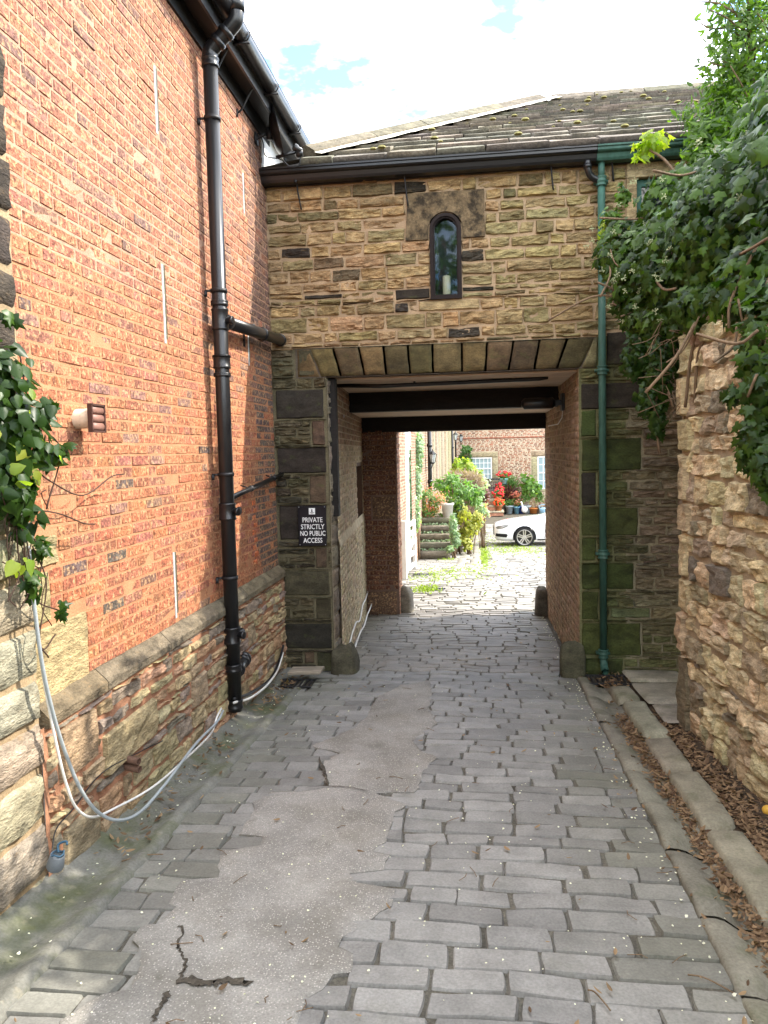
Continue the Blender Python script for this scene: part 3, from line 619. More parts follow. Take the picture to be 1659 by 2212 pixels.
for t, r in ((.35, .055), (.8, .056), (.93, .062)): m = MB(); L = np.linalg.norm(d); lathe(m, [(.047, -.025), (r, -.025), (r+.003, 0), (r, .025), (.047, .025)], a+d*t, d, 18); m.build('collar', MT['black'], gp)

# dryer vent
vent_y = 3.69; vz = float(atX(164, 905, WX)[2])
dv = thing('dryer_vent', 'square brown louvred vent on a stained white duct sticking out of brick wall', 'vent', (WX, vent_y, vz))
m = MB(); lathe(m, [(.05, -.01), (.05, .10), (.045, .105)], (WX, vent_y, vz), EX, 22); m.build('duct', MT['duct'], dv)
fr = MB(); h = .066; x0, x1 = WX+.098, WX+.122
for s in (-1, 1): box(fr, (x0, vent_y+s*h-.005, vz-h-.005), (x1, vent_y+s*h+.005, vz+h+.005)); box(fr, (x0, vent_y-h, vz+s*h-.005), (x1, vent_y+h, vz+s*h+.005))
box(fr, (x0, vent_y-h, vz-h), (x0+.006, vent_y+h, vz+h)); fo = fr.build('vent_frame', flat('dark brown vent frame', (.07, .035, .028), .45), dv, smooth=False)
for k in (-1, 0, 1):
    m = MB(); c = vz+k*.041; rings = [[(x0+.008+.013*math.cos(a), yy, c+.0195*math.sin(a)) for a in np.linspace(-PI/2, PI/2, 7)]+[(x0+.006, yy, c+.0195), (x0+.006, yy, c-.0195)] for yy in (vent_y-.06, vent_y+.06)]
    quads_from_rings(m, rings); m.build('flap', MT['brownvent'], dv)

# satellite dish on the far corner
dc = atY(595, 287, 7.2); ax = V3(.95, .22, .2); ax /= np.linalg.norm(ax)
sd = thing('satellite_dish', 'black satellite dish bracketed to top far corner of brick wall', 'satellite dish', (WX, 7.2, 2.9))
m = MB(); lathe(m, [(.001, -.045), (.08, -.042), (.15, -.025), (.21, .008), (.235, .022), (.240, .026), (.235, .026), (.15, -.018), (.001, -.038)], dc, ax, 28); m.build('dish', MT['black'], sd)
wb = atX(552, 300, WX+.01); m = MB(); box(m, wb-V3(.0, .04, .05), wb+V3(.015, .04, .05)); tube(m, smooth_path([wb, wb+V3(.08, 0, .03), dc-ax*.12+V3(0, 0, .0), dc-ax*.04], 5), .016, 8); box(m, dc-ax*.05-V3(.03, .03, .05), dc-ax*.05+V3(.02, .03, .05)); m.build('bracket', MT['blackmetal'], sd)
la = dc-V3(0, 0, .22); lb = atY(640, 328, 7.2); m = MB(); tube(m, [la, lb], .016, 8); m.build('arm', MT['black'], sd)
m = MB(); lathe(m, [(.012, -.04), (.026, -.035), (.026, .01), (.036, .02), (.036, .045), (.001, .05)], lb+V3(.02, 0, .02), V3(-.7, .1, .45), 12); box(m, lb-V3(.0, .02, .045), lb+V3(.06, .02, .02)); m.build('receiver', MT['black'], sd)
m = MB(); tube(m, smooth_path([lb+V3(.04, 0, -.02), lb+V3(.02, 0, -.12), lb+V3(-.06, 0, -.13), la+V3(.04, 0, -.02), la+V3(-.1, .0, .02), la+V3(-.12, 0, .14), wb+V3(.03, 0, .05), wb+V3(.02, -.03, -.02)], 6), .005, 5); m.build('lead_wire', MT['blackmetal'], sd)

# ------------------------------------------------------------------ the stone gatehouse over the passage
GY = 7.45
gh = thing('gatehouse', 'tan sandstone gatehouse with flat arch passage and stone slate roof', 'building', (0, GY, -2.2))
F = Fr((0, GY, 0), EX, EZ, (0, -1, 0))
def g(px, py): p = atY(px, py, GY); return p[0], p[2]
def gr(x0, y0, x1, y1): a, b = g(x0, y0), g(x1, y1); return (a[0], b[0], b[1], a[1])
OP = (-1.475, .935, -2.6, .752)
WN = (-.437, -.148, 1.445, 2.228); wc = (WN[0]+WN[1])/2; wr = (WN[1]-WN[0])/2; wsp = WN[3]-wr
HEAD = (-.67, .075, 2.0, 2.43); LINT = (-1.79, 1.10, .752, 1.035); W2 = (1.36, 2.6, 1.5, 2.66)
S5 = lambda x0, y0, x1, y1: gr(548.6+.3968*x0, 548.6+.3968*y0, 548.6+.3968*x1, 548.6+.3968*y1)        # boxes read off the enlarged photograph
SZ = lambda x0, y0, x1, y1: gr((1040+x0/2.95)*.5486, (1950+y0/2.95)*.5486, (1040+x1/2.95)*.5486, (1950+y1/2.95)*.5486)
SL_ = lambda x0, y0, x1, y1: gr((2100+x0/1.795)*.5486, (1700+y0/1.795)*.5486, (2100+x1/1.795)*.5486, (1700+y1/1.795)*.5486)
S6 = lambda x0, y0, x1, y1: gr((2100+x0/1.795)*.5486, (900+y0/1.795)*.5486, (2100+x1/1.795)*.5486, (900+y1/1.795)*.5486)
QL = [(S5(100, 740, 385, 895), 0), (S5(310, 905, 390, 1045), 1), (S5(120, 1055, 398, 1195), 0), (S5(298, 1203, 400, 1360), 1),
      (SZ(150, 112, 742, 520), 0), (SZ(590, 605, 745, 852), 1), (SZ(215, 870, 770, 1170), 2), (SZ(590, 1195, 790, 1445), 2), (SZ(235, 1482, 800, 1795), 0), (SZ(455, 1812, 595, 1960), 1), (SZ(605, 1812, 815, 2060), 2), (S5(235, 520, 340, 668), 2)]
QR = [(S6(332, 1092, 850, 1270), 0), (S6(332, 1280, 450, 1472), 3), (SL_(335, 48, 768, 275), 3), (SL_(335, 285, 448, 524), 0), (SL_(335, 536, 745, 737), 3), (SL_(335, 925, 715, 1120), 3), (SL_(335, 1128, 466, 1335), 3), (SL_(545, 1240, 830, 1322), 4), (SL_(338, 1347, 765, 1588), 3), (S6(510, 728, 750, 962), 0), (SL_(338, 745, 450, 918), 3), (SL_(340, 1596, 640, 1730), 3)]
CQ = [V3(.032, .026, .020), V3(.085, .055, .038), V3(.055, .050, .028), V3(.048, .060, .018), V3(.11, .12, .055)]
B, A, MO = MB(), MB(), MB()
def clipr(r, lo, hi): return (max(r[0], lo), min(r[1], hi), r[2], r[3])
QL = [(clipr(r, -1.995, -1.475), c) for r, c in QL]; QR = [(clipr(r, .94, 4.), c) for r, c in QR]
rects = [OP, WN, HEAD, LINT, W2, (-.785, WN[0], 1.445, 1.555), (-.565, .025, 1.33, 1.44)]+[r for r, c in QL+QR]
for r, c in QL+QR: stone(A, F, rq(r[0]+.006, r[1]-.006, r[2]+.006, r[3]-.006), .012, .009, jit(CQ[c], .15), (10, 6), .006, .014, 8)
def gcol(u, v):
    r = rng.random()
    if v > 1.03:
        c = V3(.42, .285, .14) if r < .42 else V3(.36, .25, .125) if r < .70 else V3(.30, .235, .115) if r < .90 else V3(.15, .105, .065) if r < .96 else DRK
        if u > .2: c = c*.55+.45*V3(.31, .27, .12)
        if v > 2.2 and r > .72: c = c*.6
        return jit(c*.80, .18)
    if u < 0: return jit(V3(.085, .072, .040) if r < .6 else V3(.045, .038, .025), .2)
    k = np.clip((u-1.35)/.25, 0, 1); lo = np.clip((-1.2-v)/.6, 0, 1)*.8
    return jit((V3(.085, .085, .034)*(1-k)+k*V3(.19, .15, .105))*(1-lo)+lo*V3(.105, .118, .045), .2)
for a, b, c, d in layout(-2.015, 4.2, 1.035, 2.72, (.085, .135), (.13, .42), rects, .013):
    stone(B, F, rq(a, b, c, d), .019, .024, gcol((a+b)/2, (c+d)/2), (11, 8), .008, .009, 10, .006)
for a, b, c, d in list(layout(-2.015, -1.475, -2.35, 1.035, (.06, .11), (.12, .34), rects, .014))+list(layout(.94, 4.2, -2.45, 1.035, (.06, .115), (.12, .38), rects, .013)):
    stone(B, F, rq(a, b, c, d), .018, .025, gcol((a+b)/2, (c+d)/2), (11, 7), .008, .009, 11, .005)
# sooty slab cut round the window head
arc = lambda r, n=14, a0=0., a1=PI: [(wc+r*math.cos(a), wsp+r*math.sin(a)) for a in np.linspace(a0, a1, n)]
hs = MB(); prism(hs, F, [(HEAD[0], HEAD[2]), (wc-wr-.02, HEAD[2])]+arc(wr+.02)[::-1]+[(wc+wr+.02, HEAD[2]), (HEAD[1], HEAD[2]), (HEAD[1], HEAD[3]), (HEAD[0]+.03, HEAD[3])], -.05, .024, (.135, .098, .055))
stone(A, F, rq(-.78, WN[0]-.012, 1.455, 1.555), .024, .008, (.03, .024, .018), (6, 4)); stone(B, F, rq(-.56, .02, 1.335, 1.435), .018, .006, (.36, .27, .14), (9, 4))
# voussoirs of the flat arch
tb = [(232, 235), (300, 365), (430, 475), (568, 603), (704, 720), (837, 850), (971, 975), (1131, 1134), (1270, 1259), (1414, 1385), (1556, 1524)]
px = [(548.6+.3968*a, 548.6+.3968*b) for a, b in tb]+[((2100+a/1.795)*.5486, (2100+b/1.795)*.5486) for a, b in ((240, 165), (445, 335))]
top = [g(a, 752-(a-640)*.029)[0] for a, b in px]; bot = [g(b, 815-(b-700)*.031)[0] for a, b in px]
vc = [V3(.15, .125, .075), V3(.155, .125, .07), V3(.10, .08, .055), V3(.22, .16, .095), V3(.085, .07, .05), V3(.09, .08, .048), V3(.14, .115, .07), V3(.17, .135, .07), V3(.10, .08, .055), V3(.05, .045, .035), V3(.10, .095, .05), V3(.075, .075, .04)]
L = MB()
for k in range(len(px)-1):
    b0, b1 = (bot[k], bot[k+1]); lo = .752
    stone(L, F, [(b0+.003, lo), (b1-.003, lo), (top[k+1]-.003, 1.03), (top[k]+.003, 1.03)], .011, .007, jit((vc[k]*.65+.35*V3(.13, .11, .06))*V3(.76, .64, .50), .15), (8, 7), .004, .012, 10)
stone(L, F, [(bot[-1]+.004, .752), (1.098, .752), (1.098, 1.03), (min(top[-1], 1.07)+.004, 1.03)], .026, .007, jit(V3(.13, .12, .06), .1), (6, 7), .004, .012, 10)
L.build('lintel', MT['ashlar'], gh)
lb = MB(); box(lb, (OP[0]-.3, GY+.0, .749), (OP[1]+.15, GY+.16, 1.03), (.10, .08, .06)); lb.build('lintel_soffit', MT['brickfar'], gh, smooth=False)
holed(MO, F, -2.03, 4.2, 1.035, 2.74, [WN, W2], -.002, (.37, .265, .165)); holed(MO, F, -2.03, -1.475, -2.6, 1.035, [], -.006, (.125, .108, .066)); holed(MO, F, -1.475, .93, .752, 1.035, [], 0, (.30, .26, .17)); holed(MO, F, .93, 1.36, -2.6, 1.035, [], -.006, (.15, .145, .07)); holed(MO, F, 1.36, 4.2, -2.6, 1.035, [], -.006, (.23, .2, .13))
multi('wall', [(B, MT['stone']), (A, MT['ashlar']), (hs, MT['soot']), (MO, MT['mortar'])], gh, smooth=False)
# arched window
wd = MB(); n = 20
def arch(r, b): return [(wc-r, b), (wc+r, b)]+[(wc+r*math.cos(a), wsp+r*math.sin(a)) for a in np.linspace(0, PI, n)][1:-1][:]
def arch2(r, b): return [(wc+r, b)]+[(wc+r*math.cos(a), wsp+r*math.sin(a)) for a in np.linspace(0, PI, n)]+[(wc-r, b)]
def ringframe(mb, o, i, w0, w1):
    k = len(o); v = np.concatenate([F(*np.array(p).T, w) for p, w in ((o, w1), (i, w1), (i, w0), (o, w0))]); f = []
    for j in range(k):
        q = (j+1) % k
        for s in range(4): f.append((s*k+j, s*k+q, ((s+1) % 4)*k+q, ((s+1) % 4)*k+j))
    mb.add(v, f)
ringframe(wd, arch2(wr+.004, WN[2]-.004), arch2(wr-.026, WN[2]+.026), -.06, .034); ringframe(wd, arch2(wr-.024, WN[2]+.024), arch2(wr-.040, WN[2]+.040), -.06, .016)
wo = wd.build('window', MT['framebrown'], gh, smooth=False)
m = MB(); prism(m, F, arch2(wr-.036, WN[2]+.036), -.03, -.024); 
gl = bpy.data.materials.new('window glass'); gl.use_nodes = True; t = NT(gl); o_ = t.n('ShaderNodeOutputMaterial'); gs = t.n('ShaderNodeBsdfGlossy'); gs.inputs['Roughness'].default_value = .03; gs.inputs[0].default_value = (.55, .6, .65, 1); tr = t.n('ShaderNodeBsdfTransparent'); tr.inputs[0].default_value = (.92, .95, .96, 1); fr_ = t.n('ShaderNodeFresnel'); fr_.inputs[0].default_value = 1.5; mx = t.n('ShaderNodeMixShader'); t.l(fr_.outputs[0], mx.inputs[0]); t.l(tr.outputs[0], mx.inputs[1]); t.l(gs.outputs[0], mx.inputs[2]); t.l(mx.outputs[0], o_.inputs[0])
m.build('pane', gl, wo, smooth=False)
m = MB(); box(m, (WN[0]-.1, GY+.20, WN[2]-.1), (WN[1]+.1, GY+.22, WN[3]+.1)); box(m, (WN[0]-.1, GY+.02, WN[2]-.06), (WN[1]+.1, GY+.20, WN[2]+.036)); m.build('dark_interior', flat('dark room', (.022, .028, .036), .9), gh, smooth=False)
cd = MB(); lathe(cd, [(.001, 0), (.036, 0), (.038, .004), (.038, .185), (.034, .192), (.004, .188), (.003, .205), (.001, .205)], (wc-.0, GY+.08, WN[2]+.037), n=18)
props(cd.build('candle', MT['candle'], loc=(wc, GY+.08, WN[2]+.037)), 'thick cream pillar candle behind the arched window glass', 'candle')
# second window, mostly behind ivy
m = MB(); y0, y1 = GY-.028, GY+.12
for a, b, c, d in ((W2[0], W2[1], 2.44, W2[3]), (W2[0], W2[0]+.09, W2[2]+.1, 2.437), (W2[1]-.09, W2[1], W2[2]+.1, 2.437), (W2[0], W2[1], W2[2], W2[2]+.097)): box(m, (a, y0, c), (b, y1, d), jit(V3(.36, .29, .16), .1), .006)
s2 = m.build('window_surround', MT['stone'], gh, smooth=False)
m = MB(); a0, a1, b0, b1 = W2[0]+.092, W2[1]-.092, W2[2]+.1, 2.435
for q in ((a0, a1, b1-.06, b1), (a0, a1, b0, b0+.06), (a0, a0+.05, b0+.061, b1-.061), (a1-.05, a1, b0+.061, b1-.061), ((a0+a1)/2-.02, (a0+a1)/2+.02, b0+.061, b1-.061)): box(m, (q[0], GY+.03, q[2]), (q[1], GY+.07, q[3]))
w2 = m.build('window', flat('green window frame', (.03, .10, .075), .5), gh, smooth=False)
m = MB(); box(m, (a0, GY+.052, b0), (a1, GY+.056, b1)); m.build('pane', MT['glass'], w2, smooth=False)
# passage interior
TL0, TL1 = V3(-1.457, 7.78, 0), V3(-1.70, 11.12, 0); td = TL1-TL0; tl = np.linalg.norm(td); td = td/tl; tn = V3(td[1], -td[0], 0)
FL = Fr(TL0, td, EZ, tn); B, MO = MB(), MB(); hole = (tl-1.05, tl-.12, -.95, -.12)
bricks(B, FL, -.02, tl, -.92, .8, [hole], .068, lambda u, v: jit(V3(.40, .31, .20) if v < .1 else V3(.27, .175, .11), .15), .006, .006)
FL2 = Fr(TL0+tn*.014, td, EZ, tn); bricks(B, FL2, -.02, tl, -2.5, -.96, [], .068, lambda u, v: jit(V3(.44, .35, .22), .14), .008, .008)
holed(MO, FL, -.05, tl+.02, -2.6, .85, [hole], 0, (.40, .32, .22)); holed(MO, FL2, -.05, tl+.02, -2.6, -.95, [], 0, (.46, .37, .25))
v = FL(np.array([-.05, tl+.02, tl+.02, -.05]), np.array([-.86, -.86, -.945, -.945]), np.array([.0, .0, .022, .022])); MO.add(v, [(0, 1, 2, 3)], (.46, .38, .26))
multi('passage_wall', [(B, MT['brick' if 0 else 'stone']), (MO, MT['mortar'])], gh)
m = MB(); a = FL(np.array([hole[0], hole[1], hole[1], hole[0]]), np.array([hole[2], hole[2], hole[3], hole[3]]), -.14); m.add(a, [(0, 1, 2, 3)]); hk = m.build('hatch', MT['beam'], gh, smooth=False)
m = MB()
for q in ((hole[0], hole[0]+.05, hole[2], hole[3]), (hole[0]+.051, hole[1], hole[3]-.05, hole[3]), (hole[1]-.05, hole[1], hole[2], hole[3]-.051)):
    p = [FL(*c) for c in ((q[0], q[2], -.13), (q[1], q[2], -.13), (q[1], q[3], -.13), (q[0], q[3], -.13), (q[0], q[2], -.005), (q[1], q[2], -.005), (q[1], q[3], -.005), (q[0], q[3], -.005))]; m.add(np.array(p), [(3, 2, 1, 0), (4, 5, 6, 7), (0, 1, 5, 4), (1, 2, 6, 5), (2, 3, 7, 6), (3, 0, 4, 7)])
m.build('frame', M('brown hatch frame', (.10, .055, .035), .7), hk, smooth=False)
B, MO = MB(), MB(); FJ = Fr((-1.475, GY, 0), EY, EZ, EX)                                                  # quoin sides in the left reveal
for a, b, c, d in layout(.02, .33, -2.4, .745, (.10, .30), (.3, .4), (), .012): stone(B, FJ, rq(a, b, c, d), .022, .014, jit(V3(.15, .125, .09), .25), (4, 6), .008, .02)
sheet(MO, FJ, -.0, .34, -2.5, .75, .005, (.30, .25, .17), .3); multi('reveal', [(B, MT['stone']), (MO, MT['mortar'])], gh)
FR_ = Fr((.935, GY, 0), EY, EZ, (-1, 0, 0)); B, MO = MB(), MB()
bricks(B, FR_, .01, 3.85, -2.5, .80, (), .072, lambda u, v: jit(V3(.34, .235, .15), .2), .006, .006); holed(MO, FR_, -.0, 3.86, -2.6, .85, [], 0, (.42, .31, .2)); multi('passage_wall', [(B, MT['stone']), (MO, MT['mortar'])], gh)
FP = Fr((0, 11.12, 0), EX, EZ, (0, -1, 0)); FPs = Fr((-1.20, 11.12, 0), EY, EZ, EX); B, MO = MB(), MB(); blk = [(-1.58, -1.22, -.98, -.62), (-1.74, -1.22, -2.42, -2.02)]
bricks(B, FP, -1.78, -1.205, -2.45, .4, blk, .073, lambda u, v: jit(V3(.14, .062, .042), .25), .008, .006)  # shaded front painted darker than the pier's lit side
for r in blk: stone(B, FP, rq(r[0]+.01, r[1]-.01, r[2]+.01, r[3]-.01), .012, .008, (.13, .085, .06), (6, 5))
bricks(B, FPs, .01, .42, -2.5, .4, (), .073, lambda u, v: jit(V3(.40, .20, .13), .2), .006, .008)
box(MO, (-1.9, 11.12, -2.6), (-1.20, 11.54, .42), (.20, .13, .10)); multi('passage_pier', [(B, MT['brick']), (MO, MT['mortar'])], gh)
m = MB(); y = GY+.16
while y < 9.28: e = min(y+.098, 9.29); box(m, (-1.6, y, .735), (.945, e-.006, .755), (1, 1, 1), .004); y = e
m.build('ceiling_boards', MT['ceil'], gh, smooth=False)
m = MB(); y = 9.5
while y < 11.1: e = min(y+.11, 11.11); box(m, (-1.85, y, .515), (.945, e-.006, .535), (1, 1, 1), .004); y = e
m.build('ceiling_boards', MT['ceil'], gh, smooth=False)
m = MB(); box(m, (-1.7, 9.3, .505), (.94, 9.5, .76), (1, 1, 1), .008); m.build('beam', MT['beam'], gh, smooth=False)
m = MB(); box(m, (-1.9, 11.11, .30), (.98, 11.4, .62), (1, 1, 1), .008); m.build('beam', MT['beam'], gh, smooth=False)
m = MB(); box(m, (-1.475, 7.52, -.62), (-1.40, 7.62, .745), (1, 1, 1), .006); m.build('black_post', MT['beam'], gh, smooth=False)
m = MB()                                             # the solid masonry behind the faces
box(m, (.955, GY+.02, -2.6), (4.2, 11.3, -.0)); box(m, (.955, GY+.3, .0), (4.2, 11.3, 2.7)); box(m, (-2.6, GY+.02, -2.6), (-1.78, 11.3, 2.4)); box(m, (-1.779, GY+.3, .80), (.954, 11.42, 2.66))
m.build('masonry', MT['brickfar'] if 0 else M('brown masonry', (.25, .17, .11), .95), gh, smooth=False)
# roof of stone slates, hipped on the left
th = R(29); cs, sn = math.cos(th), math.sin(th); E0 = V3(0, 7.27, 2.705); up_ = V3(0, cs, sn); nr_ = V3(0, -sn, cs); S = MB(); v = -.02; k = 0; TOP = 3.40
def hipx(v): return -1.80+v*.784
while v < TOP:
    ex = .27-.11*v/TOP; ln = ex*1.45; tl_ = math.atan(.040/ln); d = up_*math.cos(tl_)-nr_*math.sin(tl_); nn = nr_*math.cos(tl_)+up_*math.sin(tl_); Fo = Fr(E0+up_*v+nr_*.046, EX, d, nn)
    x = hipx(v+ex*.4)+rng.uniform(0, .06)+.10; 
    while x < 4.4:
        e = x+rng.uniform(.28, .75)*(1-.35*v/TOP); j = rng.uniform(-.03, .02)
        stone(S, Fo, rq(x+.004, e-.004, j, ln), rng.uniform(.002, .014), .007, jit(V3(.21, .185, .145), .3), (6, 4), .010, .006, 12, .006, -.045); cc_ = np.array(S.c[-1]).reshape(7, 5, 3); cc_[:, 0] *= .10; cc_[:, 1] *= .75; S.c[-1] = cc_.reshape(-1, 3); x = e  # front edges tinted dark, their shade put into the slate colour
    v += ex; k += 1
_p = [E0-nr_*.03+up_*b+V3(a, 0, 0) for a, b in ((-1.95, 0), (4.4, 0), (4.4, 3.46), (.95, 3.44))]; S.add(np.array(_p), [(0, 1, 2, 3)], (.05, .045, .04))
rg = E0+up_*3.46; S.add(np.array([(-2.05, 7.27, 2.70), (.9, rg[1], rg[2]-.02), (-2.05, 13.1, 2.70)]), [(0, 1, 2)], (.1, .09, .07)); S.add(np.array([(.9, rg[1], rg[2]-.02), (4.4, rg[1], rg[2]-.02), (4.4, 13.1, 2.7), (-2.05, 13.1, 2.7)]), [(0, 1, 2, 3)], (.1, .09, .07)); S.add(np.array([(4.4, 7.27, 2.7), (4.4, 13.1, 2.7), (4.4, rg[1], rg[2]-.02)]), [(0, 1, 2)], (.1, .09, .07))
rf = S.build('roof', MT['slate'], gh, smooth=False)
h0 = V3(hipx(.26), *(E0+up_*.26)[1:]); h1 = V3(hipx(3.44)+.03, *(E0+up_*3.44)[1:]); hd = h1-h0; hl = np.linalg.norm(hd); hd /= hl; m = MB(); sx = np.cross(hd, V3(0, 0, 1)); sx /= np.linalg.norm(sx); uz = np.cross(sx, hd)
t = 0.
while t < hl-.2:
    e = min(t+rng.uniform(.62, .9), hl); c = jit(V3(.15, .135, .095), .12); j = rng.normal(0, .006)
    quads_from_rings(m, [[h0+hd*q+sx*a+uz*(b+j) for a, b in ((.12, .0), (.115, .05), (.02, .125), (-.03, .125), (-.12, .05), (-.125, .0))] for q in np.linspace(t+.006, e-.006, 5)], c); t = e
x = .95
while x < 4.3: e = x+rng.uniform(.5, .8); quads_from_rings(m, [[(q, rg[1]+a, rg[2]+b) for a, b in ((-.16, -.06), (-.14, -.01), (-.03, .08), (.03, .08), (.14, -.01), (.16, -.06))][::-1] for q in np.linspace(x+.006, e-.006, 4)], jit(V3(.14, .125, .09), .15)); x = e
m.build('ridge', MT['stone'], rf, smooth=False)
m = MB(); k = 40; q0 = [h0+hd*(hl*i/k)+sx*.118+uz*.035 for i in range(k+1)]; q1 = [h0+hd*(hl*i/k)+sx*(.20+.05*rng.random())+uz*(-.005) for i in range(k+1)]; m.add(np.array(q0+q1), [(i, i+1, k+2+i, k+1+i) for i in range(k)]); m.build('mortar_fillet', M('pale mortar fillet', (.75, .70, .6), .95, bump=.8), rf, smooth=False)
m = MB()
for _ in range(55):                                  # moss cushions on the slates
    v = rng.uniform(.1, 3.3); x = rng.uniform(hipx(v)+.3, 3.6); p = E0+up_*v+nr_*.065+V3(x, 0, 0); r = rng.uniform(.012, .035); d = unit(26); m.add(*(lambda q: (q[0], q[1]))(( p+np.array([[r*1.3*math.cos(a)*math.cos(b), r*math.sin(a)*math.cos(b), r*.8*math.sin(b)] for b in (0, .7) for a in np.linspace(0, 2*PI, 7)[:-1]]+[[0, 0, r*.8]]), [(i, (i+1) % 6, 6+(i+1) % 6, 6+i) for i in range(6)]+[(6+i, 6+(i+1) % 6, 12) for i in range(6)])))
props(m.build('moss', M('roof moss', (.20, .18, .07), .95, bump=.8, bs=120), rf), kind='stuff')
# gutters
gz_ = lambda px, py: float(atY(px, py, 7.3)[2]); gb, gtp = gz_(900, 373), gz_(900, 345)
def gutter(x0, x1, mat, nm):
    m = MB(); h = gtp-gb; pr_ = [(7.40, gb), (7.31, gb), (7.295, gb+.02), (7.285, gb+.055), (7.255, gb+.065), (7.245, gb+.075), (7.245, gtp-.02), (7.232, gtp-.015), (7.232, gtp), (7.262, gtp), (7.275, gb+.09), (7.40, gb+.09)]
    quads_from_rings(m, [[(x, a, b) for a, b in pr_] for x in (x0, x1)]); return m.build(nm, mat, gh, smooth=False)
gutter(-2.03, 1.075, MT['black'], 'gutter'); gutter(1.08, 3.7, MT['green'], 'gutter')
m = MB(); box(m, (-2.03, 7.405, gb-.005), (3.7, 7.44, gtp)); m.build('fascia', MT['blackmetal'], gh, smooth=False)
for pxx, py, ln in ((641, 400, .21), (873, 374, .28), (1190, 350, .23), (1322, 338, .2)):
    p = atY(pxx, py, 7.36); m = MB(); tube(m, smooth_path([p+V3(0, -.05, .02), p, p+V3(.01, .03, -ln*.5), p+V3(.025, .06, -ln)], 4), .008, 6); tube(m, [p+V3(0, -.06, .015), p+V3(0, -.04, .02)], .016, 8); m.build('gutter_stay', MT['blackmetal'], gh)
# black swan neck, then the green pipe
gd = thing('green_downpipe', 'weathered green iron downpipe on the stone jamb right of the passage', 'drainpipe', (1.15, 7.36, -2.2))
gx = lambda py: float(atY(1299+.0045*(py-390), py, 7.36)[0]); gzz = lambda py: float(atY(1300, py, 7.36)[2])
m = MB(); tube(m, [(gx(400), 7.36, gzz(385)), (gx(800), 7.36, gzz(800)), (gx(1428), 7.36, gzz(1415))], .034, 16); m.build('pipe', MT['green'], gd)
for py in (392, 800, 1197, 1412):
    m = MB(); lathe(m, [(.03, -.042), (.046, -.042), (.048, -.034), (.043, -.026), (.043, -.012), (.049, -.006), (.049, .006), (.043, .012), (.043, .028), (.049, .034), (.047, .042), (.03, .042)], (gx(py), 7.36, gzz(py)), n=18); box(m, (gx(py)-.062, 7.36, gzz(py)-.012), (gx(py)+.062, 7.43, gzz(py)+.012)); m.build('collar', MT['green'], gd)
m = MB(); z = gzz(1415); p = [V3(gx(1420), 7.36, z), V3(gx(1420), 7.355, z-.05), V3(gx(1420), 7.32, z-.10), V3(gx(1420)+.0, 7.25, z-.13)]; tube(m, smooth_path(p, 5), .036, 14, cap=False); tube(m, smooth_path([q+V3(0, 0, 0) for q in p], 5), .030, 14, cap=False); m.build('shoe', MT['green'], gd)
m = MB(); a = V3(1.0, 7.32, gb+.01); tube(m, smooth_path([a, a-V3(0, 0, .07), a+V3(.03, .02, -.13), a+V3(gx(392)-1.0-.03, .04, -.165), V3(gx(392), 7.36, gzz(392)+.0)], 6), .031, 14); lathe(m, [(.03, -.02), (.037, -.02), (.037, .02), (.03, .02)], a-V3(0, 0, .05), n=14); m.build('swan_neck', MT['black'], gd)
m = MB(); b = gz_(1300, 345); tube(m, [(gx(392), 7.36, gzz(388)), (gx(392), 7.36, gb+.01)], .03, 14); m.build('outlet', MT['green'], gd)
# passage fittings
m = MB(); z = float(atY(960, 823, 8.05)[2]); tube(m, [atY(728, 833, 8.05), atY(820, 834, 8.05), atY(1000, 826, 8.05), atY(1165, 818, 8.05), atY(1181, 816, 8.05), atY(1181, 805, 8.05)], .022, 10)
for q in (728, 895, 1090): p = atY(q, 834-.03*(q-728), 8.05); tube(m, [p, p+V3(0, 0, .05)], .012, 6)
props(m.build('ceiling_pipe', MT['black'], loc=(0, 8.05, z)), 'black waste pipe running under the passage ceiling boards', 'pipe')
fl = thing('floodlight', 'black floodlight box on the right passage wall below the first beam', 'floodlight', (.93, 8.75, .55))
m = MB(); c = atY(1166, 871, 8.75); box(m, c-V3(.20, .05, .062), c+V3(.17, .05, .06), (1, 1, 1), .03); m.build('housing', MT['black'], fl); m = MB(); box(m, c+V3(.15, -.02, -.03), V3(.95, 8.77, c[2]+.03)); box(m, (.90, 8.66, c[2]-.09), (.935, 8.84, c[2]+.10), (1, 1, 1), .006); m.build('bracket', MT['blackmetal'], fl, smooth=False)
m = MB(); tube(m, [(.925, 8.78, c[2]-.05), (.922, 8.85, c[2]-.16), (.92, 9.3, c[2]-.22), (.92, 10.6, c[2]-.2)], .006, 5); m.build('wire', MT['cablewhite'], fl)
m = MB(); p = atY(735, 898, 8.6); lathe(m, [(.001, 0), (.02, 0), (.022, .01), (.022, .10), (.018, .105), (.001, .105)], p-V3(.06, 0, 0), (1, -.15, -.15), 12); tube(m, [p-V3(.05, 0, 0), p+V3(-.09, .02, .03)], .008, 6); props(m.build('spotlight', MT['chrome'], loc=p), 'small grey cylindrical lamp on the left wall inside the passage', 'lamp')
for x0, lab in ((0., 'white cable along the foot of the left passage wall, upper of two'), (.055, 'white cable along the foot of the left passage wall, lower of two')):
    m = MB(); pts = []
    for q, (hh) in zip(np.linspace(-.1, tl-.05, 8), (.06, .05, .10, .12, .08, .16, .17, .2)): b = FL2(q, 0, .02+x0); pts.append(V3(b[0], b[1], float(gz0(b[1]))+hh*(1.5-x0*16)+.03))
    tube(m, smooth_path(pts, 4), .010, 7); props(m.build('wall_cable', MT['cablewhite'], loc=pts[0]), lab, 'cable', 'cables along the passage wall')
